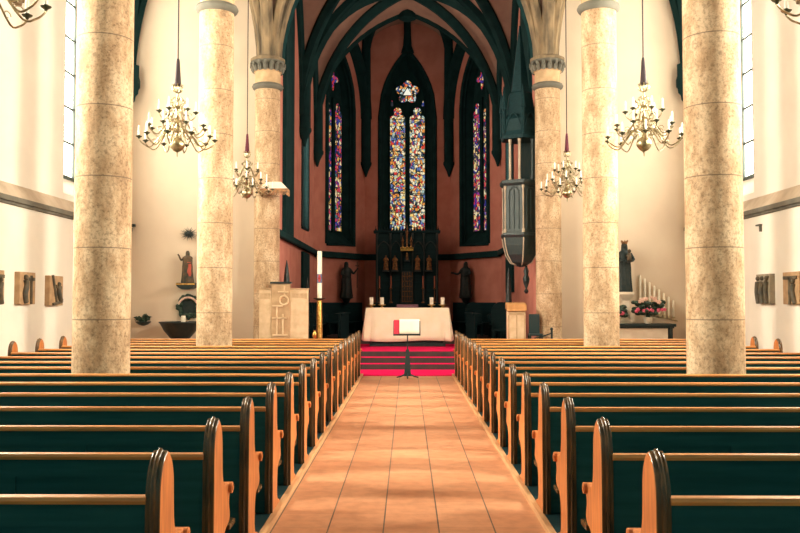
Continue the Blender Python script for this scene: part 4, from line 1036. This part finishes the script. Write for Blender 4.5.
# reredos
YR = 33.0; RX0, RX1 = X(375.5, YR), X(438.5, YR); RZ = Z(230, YR); rcx = (RX0 + RX1) / 2; rw = (RX1 - RX0) / 2
t = thing('carved_reredos', 'dark carved wooden altarpiece below the middle stained glass window', 'altarpiece', (rcx, YR, CZ))
H = RZ - CZ; zp_ = Z(305, YR) - CZ
MB().box(-rw, rw, .1, .5, 0, H - .1).build('back_case', 'stall_wood', t)
MB().box(-rw - .08, rw + .08, .02, .56, H - .1, H).build('cornice', 'stall_wood', t, bevel=.02)
MB().box(-rw - .15, rw + .15, -.65, .1, 0, zp_).build('altar_block', 'stall_wood', t)
MB().box(-rw - .2, rw + .2, -.7, .1, zp_, zp_ + .08).build('shelf', 'stall_wood', t)
zn0, zn1 = Z(272, YR) - CZ, Z(253, YR) - CZ
for px in (377, 390.5, 401.5, 412.5, 424, 437):
    xx = X(px, YR) - rcx
    MB().lathe([(.05, zp_ + .08), (.05, zp_ + .2), (.03, zp_ + .25), (.03, H - .35), (.05, H - .3), (.05, H - .1)], (xx, .05, 0), 8).build('colonnette', 'carved_wood', t, smooth=40)
tr = MB()
for a, b in ((377, 390.5), (390.5, 401.5), (401.5, 412.5), (412.5, 424), (424, 437)):
    xa_, xb_ = X(a, YR) - rcx, X(b, YR) - rcx
    tr.tube([(xa_ + (xb_ - xa_) * u, .06, arch_z((1 - abs(2 * u - 1)) * (xb_ - xa_) / 2, (xb_ - xa_) / 2, zn1 + .05, zn1 + .45)) for u in [j / 12 for j in range(13)]], .022, 6)
tr.build('niche_arches', 'carved_wood', t)
# tabernacle lattice
tb = MB(); xa_, xb_ = X(401.5, YR) - rcx, X(413, YR) - rcx
for j in range(6):
    zz = zp_ + .12 + j * (zn0 - zp_ - .1) / 6; tb.box(xa_ + .03, xb_ - .03, .0, .02, zz, zz + .025)
for j in range(5):
    xx = xa_ + .03 + (xb_ - xa_ - .06) * j / 4; tb.box(xx - .01, xx + .01, .0, .02, zp_ + .12, zn0)
tb.build('tabernacle_lattice', 'gold_dim', t)
MB().box(xa_ + .02, xb_ - .02, .02, .1, zp_ + .08, zn0 + .03).build('tabernacle_door', 'carved_wood', t)
cr = MB(); 
for j in range(22):
    xx = -rw + 2 * rw * j / 21; cr.lathe([(.03, 0), (.04, .05), (.015, .1), (.004, .2)], (xx, .28, H), 6)
cr.build('cresting', 'stall_wood', t)
for q, px in enumerate((386, 395, 417.5, 429)):
    xx = X(px, YR - .0); zf = Z(270, YR) 
    s = thing('gilt_figure', 'small gilt saint figure in the altarpiece, %s of four' % PLC[q], 'statue', (xx, YR - .06, zf), 0, 'gilt figures in the altarpiece')
    b = MB(); k = robed(b, .55, w=1.2); arm(b, k, [(-.18, -.02, 1.32), (-.28, -.1, 1.08), (-.06, -.24, 1.1)]); arm(b, k, [(.18, -.02, 1.32), (.28, -.1, 1.08), (.06, -.24, 1.16)])
    b.build('figure', 'gold_dim', s, smooth=60)
    MB().box(-.13, .13, -.12, .155, -.06, 0).build('console', 'carved_wood', s)
# gilt finial group in the middle top
zf = Z(251, YR)
s = thing('gilt_canopy_group', 'gilt pinnacled group with a figure in the middle top of the altarpiece', 'altarpiece ornament', (X(407, YR), YR - .125, zf))
g = MB()
for xx, h in ((-.16, .5), (0, 1.0), (.16, .5)):
    g.lathe([(.05, 0), (.06, .05), (.035, .1), (.035, h * .55), (.055, h * .6), (.02, h * .75), (.004, h)], (xx, 0, .08), 8)
g.build('pinnacles', 'gold_dim', s, smooth=40)
g = MB().box(-.24, .24, -.1, .22, 0, .08)
for q in range(7): g.ball((-.21 + q * .07, -.09, .10 + .03 * (q % 2)), .042, 8, 6)
g.build('gilt_base', 'gold', s, smooth=40)
b = MB(); robed(b, .30, w=1.2); o = b.build('figure', 'gold_dim', s, smooth=60); o.location = (0, -.06, -.34)
MB().box(-.1, .1, -.12, .22, -.40, -.34).build('console', 'carved_wood', s)
for q, px in enumerate((379.5, 391, 423, 434.5)):
    dd = YR - .35; xx = X(px, dd); z0 = CZ + zp_ + .08
    s = thing('tall_candlestick', 'thin dark candlestick on the altarpiece shelf, %s of four' % PLC[q], 'candlestick', (xx, dd, z0), 0, 'candlesticks on the altarpiece shelf')
    zc_ = Z(288, dd) - z0
    MB().lathe([(.07, 0), (.06, .03), (.018, .06), (.015, zc_ - .06), (.05, zc_ - .02), (.05, zc_), (.02, zc_)], n=10).build('stick', 'gold_dim', s, smooth=40)
    s = thing('red_taper', 'slim reddish candle on a tall candlestick, %s of four' % PLC[q], 'candle', (xx, dd, z0 + zc_), 0, 'reddish candles at the altarpiece')
    MB().lathe([(.022, 0), (.02, Z(276, dd) - z0 - zc_)], n=8).build('wax', plain('red_wax_%d' % q, (.55, .16, .08), .5), s)
for q, px in enumerate((386.5, 395.5, 423.5)):
    pass

# ------------------------------------------------------------------ world, camera, exposure
w = bpy.data.worlds.new('World'); SC.world = w; w.use_nodes = True
bg = w.node_tree.nodes['Background']; bg.inputs['Color'].default_value = (.16, .78, .74, 1); bg.inputs['Strength'].default_value = .30

cam = bpy.data.cameras.new('Camera'); co = bpy.data.objects.new('Camera', cam); COL.objects.link(co)
cam.sensor_width = 36; cam.lens = 36 * F / 800; cam.clip_start = .05; cam.clip_end = 200
co.location = (0, 0, EYE)
co.rotation_euler = (pi / 2 + math.atan((VY - 266.5) / F), 0, math.atan((VX - 400) / F))
SC.camera = co
SC.view_settings.view_transform = 'Standard'; SC.view_settings.look = 'None'
SC.view_settings.exposure = 0.30; SC.view_settings.gamma = 1.0; SC.view_settings.use_curve_mapping = False
SC.cycles.max_bounces = 8; SC.cycles.diffuse_bounces = 5; SC.cycles.use_denoising = True
